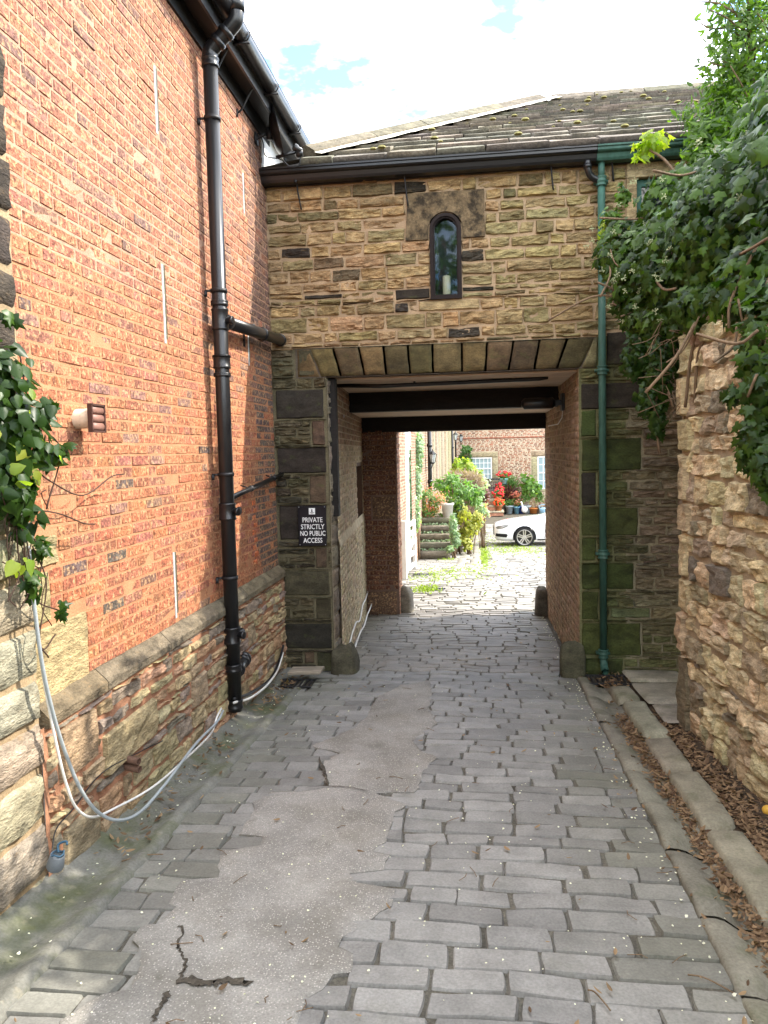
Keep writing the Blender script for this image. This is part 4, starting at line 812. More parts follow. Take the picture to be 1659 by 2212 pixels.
def blob(mb, c, r, col, amp=.12, n=14, e=.7):
    th_ = np.linspace(-.5*PI, .5*PI, n); ph = np.linspace(0, 2*PI, 2*n, endpoint=False); t, p = np.meshgrid(th_, ph, indexing='ij'); sp_ = lambda x: np.sign(x)*np.abs(x)**e
    d = np.stack([sp_(np.cos(t))*sp_(np.cos(p)), sp_(np.cos(t))*sp_(np.sin(p)), sp_(np.sin(t))], -1); d = d*(1+amp*vnoise(d+V3(*c), 2.3, 1)[..., None]+amp*.4*vnoise(d+V3(*c), 7, 2)[..., None]); v = V3(*c)+d*V3(*r); i = np.arange(t.size).reshape(t.shape); j = np.roll(i, -1, 1)
    mb.add(v.reshape(-1, 3), np.stack([i[:-1], j[:-1], j[1:], i[1:]], -1).reshape(-1, 4), col)
for x, y, r, lab, col in ((-1.36, 7.42, (.13, .14, .27), 'mossy guard stone at the left foot of the near passage mouth', (.075, .068, .045)), (.86, 7.42, (.115, .13, .32), 'mossy guard stone at the right foot of the near passage mouth', (.075, .072, .045)), (-1.14, 11.45, (.12, .2, .36), 'round topped guard stone by the dark brick pier at the far passage end', (.16, .14, .11)), (.88, 11.2, (.12, .2, .36), 'dark guard stone at the far right end of the passage', (.10, .085, .065))):
    m = MB(); blob(m, (x, y, float(gz0(y))+.0), r, col, .10, 14, .55); props(m.build('guard_stone', MT['ashlar'], loc=(x, y, float(gz0(y)))), lab, 'guard stone', 'guard stones of the passage')
# notice
a, b = atY(643, 1093, GY-.045), atY(706, 1179, GY-.045); cx, w_, zt, zb = (a[0]+b[0])/2, b[0]-a[0], a[2], b[2]
sg = thing('sign', 'black private no public access notice screwed to the left jamb', 'sign', (cx, GY-.045, (zt+zb)/2))
m = MB(); box(m, (a[0], GY-.048, zb), (b[0], GY-.040, zt), (1, 1, 1), .002); m.build('plate', MT['sign'], sg, smooth=False)
def text(s, cx, cz, h, y, mat, par, sx=.8, bold=.012):
    cu = bpy.data.curves.new('t', 'FONT'); cu.body = s; cu.size = 1; cu.align_x = 'CENTER'; cu.offset = bold; cu.extrude = .004; cu.resolution_u = 3; o = bpy.data.objects.new('t', cu); COL.objects.link(o); bpy.context.view_layer.update()
    me = bpy.data.meshes.new_from_object(o.evaluated_get(bpy.context.evaluated_depsgraph_get())); bpy.data.objects.remove(o); bpy.data.curves.remove(cu)
    n = len(me.vertices); v = np.empty(n*3); me.vertices.foreach_get('co', v); v = v.reshape(-1, 3); k = h/.73; w = np.c_[cx+v[:, 0]*k*sx, y-v[:, 2]*k, cz-h/2+v[:, 1]*k]; me.vertices.foreach_set('co', (w-base_of(par)).ravel()); me.materials.append(mat); ob = bpy.data.objects.new('lettering', me); COL.objects.link(ob); ob.parent = par; return ob
hh = zt-zb
for s, f, sx in (('PRIVATE', .345, .80), ('STRICTLY', .515, .80), ('NO PUBLIC', .68, .74), ('ACCESS', .855, .80)): text(s, cx+.004, zt-f*hh, .125*hh, GY-.049, MT['ink'], sg, sx)
m = MB(); e = .031; ez = zt-.135*hh; ecx = cx+.002; box(m, (ecx-e, GY-.050, ez-e), (ecx+e, GY-.0475, ez+e)); em = m.build('emblem', MT['ink'], sg, smooth=False)
m = MB(); 
for q in ((-.005, .005, -.004, .018), (-.008, .008, -.008, -.003), (-.002, .002, .018, .023), (-.022, .022, -.0145, -.0115), (-.016, .016, -.0195, -.0175), (-.01, .01, -.0245, -.0230)): box(m, (ecx+q[0], GY-.0515, ez+q[2]), (ecx+q[1], GY-.0495, ez+q[3]))
m.build('emblem_mark', MT['sign'], em, smooth=False)
for sx_ in (-1, 1):
    for sz_ in (-1, 1): m = MB(); lathe(m, [(.001, .003), (.004, .002), (.005, 0)], (cx+sx_*(w_/2-.012), GY-.0482, (zt+zb)/2+sz_*(hh/2-.012)), (0, -1, 0), 10); m.build('screw', MT['chrome'], sg)

# ------------------------------------------------------------------ rubble garden wall on the right, its ivy and the tree
wd_ = V3(.0592, -1, 0); wd_ /= np.linalg.norm(wd_); wn = V3(-abs(wd_[1]), -wd_[0], 0); W0 = V3(1.46, 5.82, 0)
rw = thing('garden_wall', 'rough honey coloured rubble wall on the right under the ivy', 'wall', (1.5, 4.5, -2.0))
F = Fr(W0, wd_, EZ, wn); B, MO = MB(), MB(); v = -2.15
Q = [(0, .22, -2.2, -1.52), (0, .17, -1.5, -1.2), (0, .24, -1.2, -.95), (0, .16, -.95, -.62), (0, .22, -.62, -.40), (0, .16, -.4, -.05), (0, .25, -.05, .2), (0, .17, .2, .5), (0, .22, .5, .8)]
for k, r in enumerate(Q): stone(B, F, rq(r[0]+.004, r[1]-.004, r[2]+.006, r[3]-.006), .045, .018, jit(V3(.17, .145, .10) if k == 0 else V3(.47, .375, .22), .12), (6, 9), .012, .02, 7)
for a, b, c, d in layout(.0, 4.9, -2.25, .85, (.09, .19), (.10, .36), Q, .010):
    r = rng.random(); col = V3(.56, .455, .28) if r < .5 else V3(.50, .41, .255) if r < .75 else V3(.33, .27, .18) if r < .92 else V3(.20, .17, .125); lo = np.clip((-1.5-c)/.5, 0, 1)*.3
    stone(B, F, rq(a, b, c, d), .026*rng.uniform(.5, 1.4), .026, jit(col*(1-lo)+lo*V3(.2, .19, .10), .16), (10, 8), .014, .012, 7.5, .016, -.02)
sheet(MO, F, 0, 7.5, -2.3, .9, -.014, (.52, .45, .32), .06, .012)
c = [W0+wd_*a-wn*b for a, b in ((-.01, .0), (7.5, .01), (7.5, .5), (-.01, .5))]; MO.add(np.array([p+V3(0, 0, z) for z in (-2.3, .88) for p in c]), [(4, 5, 6, 7), (0, 1, 5, 4), (1, 2, 6, 5), (2, 3, 7, 6), (3, 0, 4, 7)], (.3, .24, .16))
multi('rubble', [(B, MT['stone']), (MO, MT['mortar'])], rw, smooth=False)
m = MB(); box(m, (2.15, 5.85, -2.3), (2.5, 7.43, 1.45), (.4, .32, .2)); m.build('sun_block_wall', MT['stone'], rw, smooth=False)  # unseen wall added to keep a strip of sun off the road
def P(px, py, Y, r): return (tuple(atY(px, py, Y)), r)
iv = thing('ivy', 'dense dark green ivy mass spilling over the rubble wall on the right', 'ivy', (1.7, 5.6, .5))
m = MB()
IB = [P(1500, 560, 5.9, (.42, .45, .42)), P(1620, 480, 5.4, (.5, .5, .5)), P(1395, 590, 6.3, (.28, .3, .36)), P(1350, 545, 6.5, (.24, .25, .25)), P(1440, 690, 6.1, (.20, .25, .22)), P(1560, 660, 5.4, (.32, .3, .16)), P(1390, 660, 6.3, (.20, .2, .2)), P(1640, 620, 4.7, (.25, .3, .25)), P(1480, 440, 6.3, (.35, .35, .25)), P(1660, 740, 4.3, (.13, .2, .3))]
foliage(m, IB, 5600, (.055, .105), T_IVY, (-.6, -.7, .3), (0, .75), -.7, .7)
foliage(m, [P(1425, 800, 6.0, (.12, .12, .27)), P(1420, 905, 6.0, (.07, .06, .18)), P(1375, 770, 6.15, (.12, .1, .19)), P(1400, 860, 6.05, (.10, .1, .14))], 950, (.035, .065), T_IVY, (-.3, -1, .1), (0, .35), -1, .3)
foliage(m, [P(1650, 860, 4.2, (.10, .12, .30)), P(1625, 960, 4.2, (.08, .1, .17)), P(1590, 850, 4.4, (.07, .08, .06)), P(1665, 1010, 4.0, (.1, .1, .14))], 420, (.05, .08), T_IVY, (-.8, -1, .2), (0, .5), -1, .3)
foliage(m, [P(1320, 470, 6.6, (.10, .1, .09)), P(1345, 420, 6.6, (.06, .06, .10)), P(1310, 560, 6.6, (.08, .1, .12))], 330, (.035, .06), T_IVY, (-.4, -.5, .4), (.35, 1), -.5, .1)
foliage(m, [((2.3, 5.0, 2.0), (.6, .95, .62)), ((2.25, 5.7, 2.0), (.5, .6, .6)), ((1.95, 4.7, 1.25), (.48, .7, .85)), ((2.1, 3.9, 1.15), (.5, .5, .9)), ((1.95, 5.6, 1.5), (.5, .5, .6))], 5200, (.08, .13), T_IVY, (-.6, -.7, .3), (0, .6), -.7, .3)  # mostly out-of-view ivy added to shade the foot of the left wall
m.build('leaves', MT['ivy'], iv)
m = MB(); foliage(m, [P(1405, 305, 6.5, (.14, .12, .10)), P(1385, 325, 6.5, (.06, .06, .08))], 60, (.06, .10), T_IVY, (-.2, -.4, .6), (.3, 1), -1, .3); foliage(m, [P(1303, 500, 6.6, (.05, .06, .10)), P(1360, 505, 6.4, (.05, .05, .05)), P(1298, 540, 6.6, (.04, .05, .06))], 60, (.03, .05), T_IVY, (-.3, -.4, .4), (.2, 1), -.5, .1); m.build('young_leaves', MT['brightleaf'], iv)
m = MB(); 
for _ in range(60):
    (c, r) = IB[rng.integers(0, len(IB))]; a = V3(*c)+rng.uniform(-1, 1, 3)*V3(*r)*.9; b = a+V3(rng.normal(-.05, .18), rng.normal(0, .18), rng.normal(-.12, .15)); tube(m, smooth_path([a, (a+b)/2+rng.normal(0, .04, 3), b], 4), rng.uniform(.004, .010), 5)
for q in (((1480, 880, 5.6), (1500, 740, 5.5), (1560, 660, 5.3), (1620, 640, 5.0)), ((1455, 880, 5.9), (1430, 800, 6.0), (1450, 720, 6.0), (1520, 640, 5.8)), ((1590, 860, 4.5), (1615, 790, 4.5), (1610, 700, 4.6), (1640, 620, 4.7)), ((1425, 980, 6.0), (1415, 880, 6.0), (1440, 780, 6.0)), ((1500, 870, 5.5), (1510, 760, 5.4), (1545, 700, 5.2)), ((1400, 322, 6.5), (1440, 350, 6.4), (1490, 420, 6.3)), ((1480, 470, 6.0), (1500, 520, 5.7), (1470, 560, 5.7), (1440, 540, 5.8))): tube(m, smooth_path([atY(*p) for p in q], 6), .011, 6)
for _ in range(40):
    p = atY(rng.uniform(1400, 1560), rng.uniform(690, 900), 5.75); tube(m, smooth_path([p, p+rng.normal(0, .07, 3), p+rng.normal(0, .1, 3)+V3(0, 0, -.08)], 3), .003, 4)
m.build('stems', MT['bark'], iv)
m = MB()
for _ in range(70):                                  # flower heads of the ivy
    (c, r) = (IB[0], IB[1], IB[2], IB[3], IB[8])[rng.integers(0, 5)]; d = unit(1)[0]; d[1] = -abs(d[1]); d[0] -= .3; p = V3(*c)+d*V3(*r)*1.08
    for _ in range(9): e = unit(1)[0]*.022; tube(m, [p, p+e], .0013, 3, cap=False); lathe(m, [(.0005, -.004), (.0045, 0), (.0005, .004)], p+e, n=5)
m.build('flower_heads', flat('pale green flower heads', (.42, .46, .26), .7), iv)
tr_ = thing('evergreen_tree', 'slim evergreen tree rising above the ivy at the top right', 'tree', (2.6, 6.9, 0))
m = MB(); tk = [V3(2.62, 6.95, -2.1), V3(2.62, 6.95, .5)]+[atY(*q) for q in ((1672, 520, 6.9), (1650, 400, 6.9), (1632, 290, 6.9), (1622, 160, 6.9), (1618, 40, 6.9), (1625, -120, 6.9))]; tube(m, smooth_path(tk, 5), np.linspace(.07, .012, 5*(len(tk)-1)+1), 8)
for _ in range(46):
    f = rng.uniform(.25, 1); i = int(f*(len(tk)-1)*.999); a = tk[i]+(tk[i+1]-tk[i])*rng.random(); l = rng.uniform(.3, .75)*(1.25-f*.7); d = unit(1)[0]; d[2] = abs(d[2])*.6+.25; b = a+d*l; tube(m, smooth_path([a, (a+b)/2+rng.normal(0, .04, 3), b], 3), [.012, .010, .008, .007, .006, .005, .003], 5)
m.build('trunk', MT['bark'], tr_)
m = MB(); TB = [P(1520, 300, 6.7, (.12, .2, .2)), P(1510, 385, 6.5, (.14, .2, .16)), P(1560, 380, 6.4, (.2, .25, .22)), P(1530, 380, 6.6, (.22, .3, .2)), P(1500, 330, 6.7, (.12, .2, .14)), P(1640, 120, 6.9, (.34, .4, .5)), P(1590, 110, 6.9, (.22, .3, .35)), P(1560, 250, 6.8, (.30, .3, .30)), P(1640, 300, 6.9, (.4, .4, .4)), P(1530, 330, 6.7, (.22, .3, .25)), P(1600, 410, 6.7, (.4, .35, .3)), P(1690, 200, 6.9, (.5, .5, .9)), P(1560, 160, 6.9, (.18, .2, .2)), P(1620, -60, 6.9, (.3, .3, .4))]
foliage(m, TB, 7400, (.05, .095), T_LANCE, (0, -.2, .3), (0, 1), -.1, .2, 30)
foliage(m, [((2.5, 6.75, .9), (.5, .5, .9)), ((2.4, 6.6, -.4), (.45, .5, .8)), ((2.9, 6.9, 1.6), (.6, .5, .9))], 2400, (.07, .12), T_LANCE, (0, -.2, .3), (0, .6), -.1, .3, 0)  # hidden low foliage added to stop sun reaching the road
foliage(m, [P(1540, 290, 6.9, (.10, .2, .08)), P(1515, 270, 6.9, (.08, .1, .06)), P(1545, 60, 6.9, (.1, .1, .14)), P(1515, 300, 6.9, (.06, .1, .05))], 150, (.05, .085), T_LANCE, (0, -.2, .2), (0, .6), .1, .1)
m.build('crown', MT['treeleaf'], tr_)
li = thing('ivy', 'variegated ivy with big leaves trailing down the pier at the left edge', 'ivy', (-1.9, 3.0, .2))
m = MB(); L_ = lambda px, py, X, r: (tuple(atX(px, py, X)), r)
foliage(m, [L_(25, 900, -1.86, (.10, .16, .30)), L_(70, 930, -1.86, (.07, .10, .17)), L_(30, 1060, -1.87, (.07, .12, .2)), L_(10, 800, -1.88, (.07, .1, .15)), L_(100, 880, -1.86, (.05, .07, .06)), L_(120, 985, -1.86, (.05, .08, .07)), L_(60, 1120, -1.88, (.05, .08, .10))], 430, (.04, .08), T_HEART, (1.2, -.5, .3), (0, .3), -.9, .2)
foliage(m, [L_(90, 1180, -1.88, (.04, .06, .10)), L_(130, 1320, -1.88, (.03, .05, .03)), L_(15, 680, -1.88, (.03, .05, .05)), L_(150, 960, -1.85, (.03, .05, .03)), L_(70, 1260, -1.88, (.03, .05, .08))], 40, (.045, .08), T_IVY, (1, -.5, .3), (.0, .5), -.9, .2); m.build('leaves', MT['ivy'], li)
m = MB(); foliage(m, [L_(50, 960, -1.82, (.05, .16, .28)), L_(95, 1000, -1.83, (.04, .12, .14)), L_(115, 830, -1.83, (.02, .03, .02)), L_(60, 1200, -1.86, (.03, .08, .12))], 26, (.045, .075), T_HEART, (1, -.3, .6), (0, 1), -.8, .3); m.build('young_leaves', MT['brightleaf'], li)
m = MB()
for q in (((40, 750), (70, 900), (130, 970), (100, 1100)), ((20, 800), (60, 1000), (50, 1150), (70, 1290), (90, 1400), (120, 1370)), ((60, 1000), (110, 1040), (180, 1070), (240, 1030), (268, 1024)), ((70, 1100), (130, 1110), (180, 1130), (205, 1132)), ((0, 990), (80, 985), (150, 960)), ((30, 1100), (90, 1200), (75, 1290), (130, 1320)), ((10, 900), (30, 1050), (40, 1200), (60, 1290)), ((70, 1180), (100, 1260), (85, 1380), (105, 1420))): tube(m, smooth_path([atX(*p, -1.90) for p in q], 6), .0035, 5)
for _ in range(26): p = atX(rng.uniform(0, 110), rng.uniform(900, 1250), -1.90); tube(m, smooth_path([p, p+rng.normal(0, .05, 3)*V3(.3, 1, 1)-V3(0, 0, .06), p+rng.normal(0, .08, 3)*V3(.3, 1, 1)-V3(0, 0, .15)], 3), .0028, 4)
m.build('stems', M('dark ivy stem', (.06, .035, .025), .9), li)

bt = thing('broadleaf_tree', 'big broadleaf tree back down the lane, mirrored in the arched window', 'tree', (-1.2, -9.5, -1.3)); m = MB(); tube(m, [(-1.2, -9.5, -1.3), (-1.2, -9.5, 3), (-1., -9.4, 6.5)], [.28, .22, .08], 10); m.build('trunk', MT['bark'], bt); m = MB(); foliage(m, [((-1, -9.5, 6.2), (2.6, 1.8, 2.6)), ((.8, -9.3, 5.), (2., 1.5, 1.8)), ((-3, -9, 5), (2, 1.5, 1.8))], 1500, (.16, .28), T_HEART, (0, 0, .3), (0, .8), -.4, .2, 40); m.build('crown', MT['treeleaf'], bt)
# ------------------------------------------------------------------ small things along the lane
def cable(pts, r, mat, lab): m = MB(); tube(m, smooth_path(pts, 7), r, 8); return props(m.build('cable', mat, loc=pts[0]), lab, 'cable')
XC = -1.885
cable([atX(62, 1180, XC-.04), atX(72, 1290, XC), atX(92, 1440, XC), atX(120, 1560, XC), atX(150, 1650, XC), atX(180, 1715, XC+.02), atX(215, 1757, XC+.04), atX(258, 1772, XC+.08), atX(305, 1752, XC+.11), atX(360, 1690, XC+.13), atX(420, 1610, XC+.12), atX(468, 1560, XC+.05), atX(482, 1535, XC+.02)], .0085, MT['cable'], 'grey cable hanging in a deep loop from the left ivy down to the ground')
cable([atX(60, 1180, XC-.05), atX(78, 1330, XC-.01), atX(92, 1450, XC-.01), atX(118, 1590, XC-.01), atX(142, 1690, XC-.0), atX(165, 1745, XC+.01), atX(200, 1765, XC+.02), atX(250, 1745, XC+.02), atX(330, 1700, XC+.07), atX(400, 1640, XC+.08), atX(455, 1585, XC+.05), atX(468, 1550, XC+.03), atX(478, 1530, XC)], .0065, MT['cablewhite'], 'thin cream cable hanging close to the brick wall beside the grey loop')
cable([atX(505, 1518, XC), atX(540, 1508, XC+.02), atX(575, 1482, XC+.01), atX(598, 1450, XC-.02), atX(607, 1425, XC-.03), atX(611, 1410, XC-.04)], .010, MT['cablewhite'], 'white cable lying on the ground between soil pipe and gatehouse corner')
cable([atX(505, 1510, XC-.01), atX(545, 1495, XC-.0), atX(585, 1465, XC-.02), atX(604, 1425, XC-.04), atX(612, 1395, XC-.05)], .012, MT['blackmetal'], 'black cable lying behind the white one near the gatehouse corner')
cable([atX(352, 1600, XC-.04), atX(300, 1625, XC-.05), atX(220, 1670, XC-.05), atX(160, 1745, XC-.05), atX(122, 1790, XC-.04), atX(112, 1840, XC)], .003, MT['blackmetal'], 'thin black wire running along the rubble base to the grey pot')
for q, lab in (((268, 1638), 'upper rusty pipe stub sticking out of the rubble base'), ((270, 1655), 'lower rusty pipe stub sticking out of the rubble base')):
    m = MB(); p = atX(*q, WX+.06); d = V3(.95, -.25, -.06); lathe(m, [(.020, -.02), (.020, .10), (.015, .10), (.015, .02), (.001, .02)], p, d, 12); props(m.build('pipe_stub', MT['rust'], loc=p), lab, 'pipe', 'rusty pipe stubs')
gp_ = atX(118, 1868, -1.83); m = MB(); lathe(m, [(.034, 0), (.037, .01), (.031, .066), (.027, .07), (.025, .06), (.022, .05), (.001, .05)], gp_+V3(0, 0, -.012), (.35, -.15, 1), 14)
t_ = thing('drain_pot', 'small grey plastic pot with blue tie on the ground at far left', 'pot', gp_); m.build('pot', flat('dull grey plastic', (.13, .145, .16), .6, var=.2), t_)
m = MB(); tube(m, smooth_path([gp_+V3(.02, 0, .055), gp_+V3(.01, .02, .08), gp_+V3(.04, .03, .09), gp_+V3(.05, .02, .08)], 4), .005, 6); tube(m, smooth_path([gp_+V3(.022+.026*math.cos(a), .026*math.sin(a)-.008, .055+.006*math.sin(3*a)) for a in np.linspace(0, 2*PI, 9)], 2), .004, 5); m.build('tie', flat('blue rope', (.04, .09, .14), .7), t_)
pz = float(gz0(7.05)); m = MB(); box(m, (-.16, -.085, 0), (.16, .085, .028), (1, 1, 1), .004); pk = props(m.build('plank', MT['wood'], loc=(0, 0, 0), smooth=False), 'short grey wooden board lying over the left drain by the sign', 'plank'); pk.location = (-1.665, 7.03, pz+.085); pk.rotation_euler = (R(3), R(-3), R(-5))
def grate(c, lab, w=.30, d=.22, n=7, dark=True):
    t = thing('drain_grate', lab, 'drain', c); m = MB(); box(m, V3(*c)-V3(w/2, d/2, .02), V3(*c)+V3(w/2, d/2, -.012)); m.build('pit', MT['joint'], t, smooth=False); m = MB()
    for k in range(n): x = c[0]-w/2+w*(k+.5)/n; box(m, (x-.010, c[1]-d/2, c[2]-.012), (x+.010, c[1]+d/2, c[2]), (1, 1, 1), .003)
    for s in (-1, 1): box(m, (c[0]-w/2-.015, c[1]+s*d/2-.012, c[2]-.012), (c[0]+w/2+.015, c[1]+s*d/2+.012, c[2]+.002), (1, 1, 1), .003)
    m.build('bars', MT['blackmetal'] if dark else MT['chrome'], t, smooth=False); return t
grate((-1.72, 6.86, float(gz0(6.86))+.022), 'dark iron drain grate below the wooden board, strewn with leaves'); grate((1.14, 7.12, float(gz0(7.12))+.03), 'leaf choked drain grate under the shoe of the green downpipe', .34, .26)
def ong(px, py): d = ray(px, py); t = 8.
for q, lab in (((912, 1242), 'iron drain grating in the sunlit setts nearer the stone steps'), ((935, 1274), 'iron drain grating in the sunlit setts nearer the passage')): p = atG(*q); grate((p[0], p[1], p[2]+.012), lab, .42, .30, 9)
m = MB(); p = atG(1006, 1186); lathe(m, [(.001, .0), (.03, .005), (.045, .03), (.04, .06), (.015, .075), (.003, .07)], p, n=12); tube(m, [p+V3(0, 0, .07), p+V3(.01, 0, .09)], .004, 4); props(m.build('fallen_apple', MT['apple'], loc=p), 'small red apple lying on the flagstone path', 'apple')
m = MB(); blob(m, atG(1650, 1770)+V3(.02, 0, .05), (.03, .03, .027), (1, 1, 1), .05, 8, 1.); props(m.build('fallen_fruit', flat('yellow crab apple', (.6, .36, .06), .5), loc=atG(1650, 1770)), 'yellow fallen fruit among the dead leaves at the right edge', 'fruit')

# ------------------------------------------------------------------ courtyard beyond the passage
fd = V3(.45, 24, 0); fd /= np.linalg.norm(fd); FO = V3(-1.845, 12.2, 0); fn = V3(fd[1], -fd[0], 0)
rb = thing('range_building', 'long brick and sandstone range down the left of the courtyard', 'building', (-1.8, 25, -3.1))
FC = Fr(FO, fd, EZ, fn); B, MO, ST = MB(), MB(), MB()
bricks(B, FC, 0, 12.2, -3.2, 2.2, [(5.9, 7.1, -3.3, 1.6)], .075, lambda u, v: jit(V3(.28, .115, .07), .2), .008, .003, (2, 2))
for a, b in ((12.3, 13.2), (13.6, 14.4), (14.8, 15.9), (16.3, 17.4), (17.9, 19.4), (19.9, 21.6), (22.1, 24.5), (25.0, 28.2)): stone(ST, FC, rq(a, b, -3.2, 2.2), .07, .008, jit(V3(.25, .21, .14), .08), (4, 14), .006, .03)
holed(MO, FC, -.05, 28.4, -3.3, 2.3, [(5.9, 7.1, -3.3, 1.6)], 0, (.27, .215, .155))
p = [FC(u, z, w) for u in (-.05, 28.4) for z in (-3.3, 2.3) for w in (-.02, -1.0)]; MO.add(np.array(p), [(2, 3, 7, 6), (0, 1, 3, 2)], (.3, .2, .15)); sheet(ST, FC, 12.2, 28.4, -3.3, -2.7, .09, (.40, .33, .22), .5, .01)
multi('wall', [(B, MT['brickfar']), (MO, MT['mortar']), (ST, MT['stone'])], rb)
m = MB(); q = [FC(u, z, w) for w in (-.12, -.06) for u, z in ((5.92, -3.2), (7.08, -3.2), (7.08, 1.58), (5.92, 1.58))]; m.add(np.array(q), [(4, 5, 6, 7), (0, 3, 2, 1), (0, 1, 5, 4), (2, 3, 7, 6), (1, 2, 6, 5), (3, 0, 4, 7)]); m.build('door', MT['white'], rb, smooth=False)
def facade_pt(py_unused, px, w=.0):
    d = ray(px, 974); n = fn; o = FO+fn*w; t = (o@n)/(d@n); return d*t
def on_facade(px, py, w=.0): d = ray(px, py); o = FO+fn*w; return d*((o@fn)/(d@fn))
for px, lab in ((928, 'black drainpipe on the sunlit range, nearer one by the wall lantern'), (977, 'black drainpipe at the far end of the sandstone range')):
    t0 = on_facade(px, 974, .12); dp = thing('drainpipe', lab, 'drainpipe', (t0[0], t0[1], -3.1), 'drainpipes of the courtyard range'); m = MB(); tube(m, [V3(t0[0], t0[1], -3.1), V3(t0[0], t0[1], 2.2)], .065, 10); m.build('pipe', MT['black'], dp)
    for z in (-1.75, -.9, .2, 1.2): m = MB(); lathe(m, [(.06, -.05), (.085, -.05), (.085, .05), (.06, .05)], V3(t0[0], t0[1], z), n=10); m.build('collar', MT['black'], dp)
def lantern(t, o, s=1.):
    m = MB(); lathe(m, [(.001, .0), (.05, .02), (.07, .06), (.02, .05)], o, n=6); lathe(m, [(.12, .30), (.13, .31), (.05, .38), (.02, .42), (.012, .46), (.001, .47)], o, n=6)
    for k in range(6): a = 2*PI*k/6; tube(m, [o+V3(.065*math.cos(a), .065*math.sin(a), .05), o+V3(.115*math.cos(a), .115*math.sin(a), .31)], .008, 4)
    h = m.build('lantern', MT['blackmetal'], t, smooth=False); m = MB(); lathe(m, [(.058, .06), (.105, .30)], o, n=6); m.build('glass', MT['lamp'], h, smooth=False)
p = on_facade(935, 1003, .22); wl = thing('wall_lantern', 'black carriage lantern on the sunlit range above the shrubs', 'lantern', p); lantern(wl, p); m = MB(); tube(m, smooth_path([p+V3(0, 0, .02), p+V3(-.05, 0, -.12), p+V3(-.2, 0, -.1)], 4), .014, 6); m.build('bracket', MT['blackmetal'], wl)
p = atY(984, 953, 35.5); lp = thing('lamp_post', 'slim black lamp post with lantern at the far corner of the courtyard', 'lamp post', (p[0], p[1], -3.16)); m = MB(); b0 = V3(p[0], p[1], -3.16); lathe(m, [(.12, 0), (.12, .25), (.07, .35), (.06, 1.0), (.045, 1.1), (.04, p[2]+3.1), (.06, p[2]+3.12), (.02, p[2]+3.17)], b0, n=10); m.build('post', MT['blackmetal'], lp); lantern(lp, V3(*p))
p = atY(996, 955, 40.6); l2 = thing('wall_lantern', 'black lantern on the far brick house at the inner corner', 'lantern', p); lantern(l2, V3(*p)); m = MB(); tube(m, smooth_path([p+V3(0, 0, .02), p+V3(0, .1, -.15), p+V3(0, .38, -.1)], 4), .016, 6); m.build('bracket', MT['blackmetal'], l2)
# far house
HY = 41.; hs_ = thing('brick_house', 'pale red brick house closing the far side of the courtyard', 'house', (2, HY, -3.16)); F = Fr((0, HY, 0), EX, EZ, (0, -1, 0))
def gh_(x0, y0, x1, y1): a, b = atY(x0, y0, HY), atY(x1, y1, HY); return (a[0], b[0], b[2], a[2])
w1, w2_ = gh_(1010, 989, 1063, 1036), gh_(1161, 986, 1186, 1056); f1 = (w1[0]-.05, w1[1]+.32, w1[2]-.18, w1[3]+.3); f2 = (w2_[0]-.32, w2_[1]+.3, w2_[2]-.15, w2_[3]+.3)
B, MO, ST = MB(), MB(), MB(); bricks(B, F, -1.5, 4.6, -3.2, 2.2, [f1, f2], .078, lambda u, v: jit(V3(.40, .165, .10) if rng.random() < .75 else V3(.26, .12, .085), .2), .010, .003, (2, 2)); holed(MO, F, -1.6, 9, -3.4, 2.3, [w1, w2_], 0, (.50, .40, .29))
for w, f in ((w1, f1), (w2_, f2)):
    for q in ((f[0], f[1], w[3], f[3]), (w[1], f[1], w[2], w[3]), (f[0], w[0], w[2], w[3]), (f[0], f[1], f[2], w[2])):
        if q[1]-q[0] > .02: stone(ST, F, rq(*[q[0]+.004, q[1]-.004, q[2]+.004, q[3]-.004]), .03, .006, jit(V3(.38, .31, .19), .08), (5, 5))
for q in ((-1.5, 4.6, .62, .70),): stone(B, F, rq(*q), .03, .003, (.30, .13, .085), (20, 3))
multi('wall', [(B, MT['brickfar']), (MO, MT['mortar']), (ST, MT['stone'])], hs_)
for w, nx, nz in ((w1, 6, 4), (w2_, 2, 4)):
    m = MB(); a, b, c, d = w; t = .06
    for q in ((a, b, d-t, d), (a, b, c, c+t), (a, a+t, c+t, d-t), (b-t, b, c+t, d-t), (a+t, b-t, (c+d)/2-.03, (c+d)/2+.03)): box(m, (q[0], HY-.02, q[2]), (q[1], HY+.05, q[3]))
    for i in range(1, nx): x = a+(b-a)*i/nx; box(m, (x-.017, HY+.0, c+t), (x+.017, HY+.03, d-t))
    for i in range(1, nz):
        if i*2 != nz: z = c+(d-c)*i/nz; box(m, (a+t, HY+.002, z-.017), (b-t, HY+.032, z+.017))
    wn_ = m.build('window', MT['white'], hs_, smooth=False); m = MB(); box(m, (a+.02, HY+.022, c+.02), (b-.02, HY+.028, d-.02)); m.build('pane', MT['paleglass'], wn_, smooth=False)
m = MB(); box(m, (-1.6, HY+.06, -3.3), (9, HY+6, 2.25)); m.build('masonry', MT['mortar'], hs_, smooth=False)
m = MB(); quads_from_rings(m, [[(x, HY-.35, 2.2), (x, HY+3.2, 4.4), (x, HY+6.3, 2.2)] for x in (-1.9, 9.3)], (.12, .10, .08)); m.build('roof', MT['slate'], hs_, smooth=False)
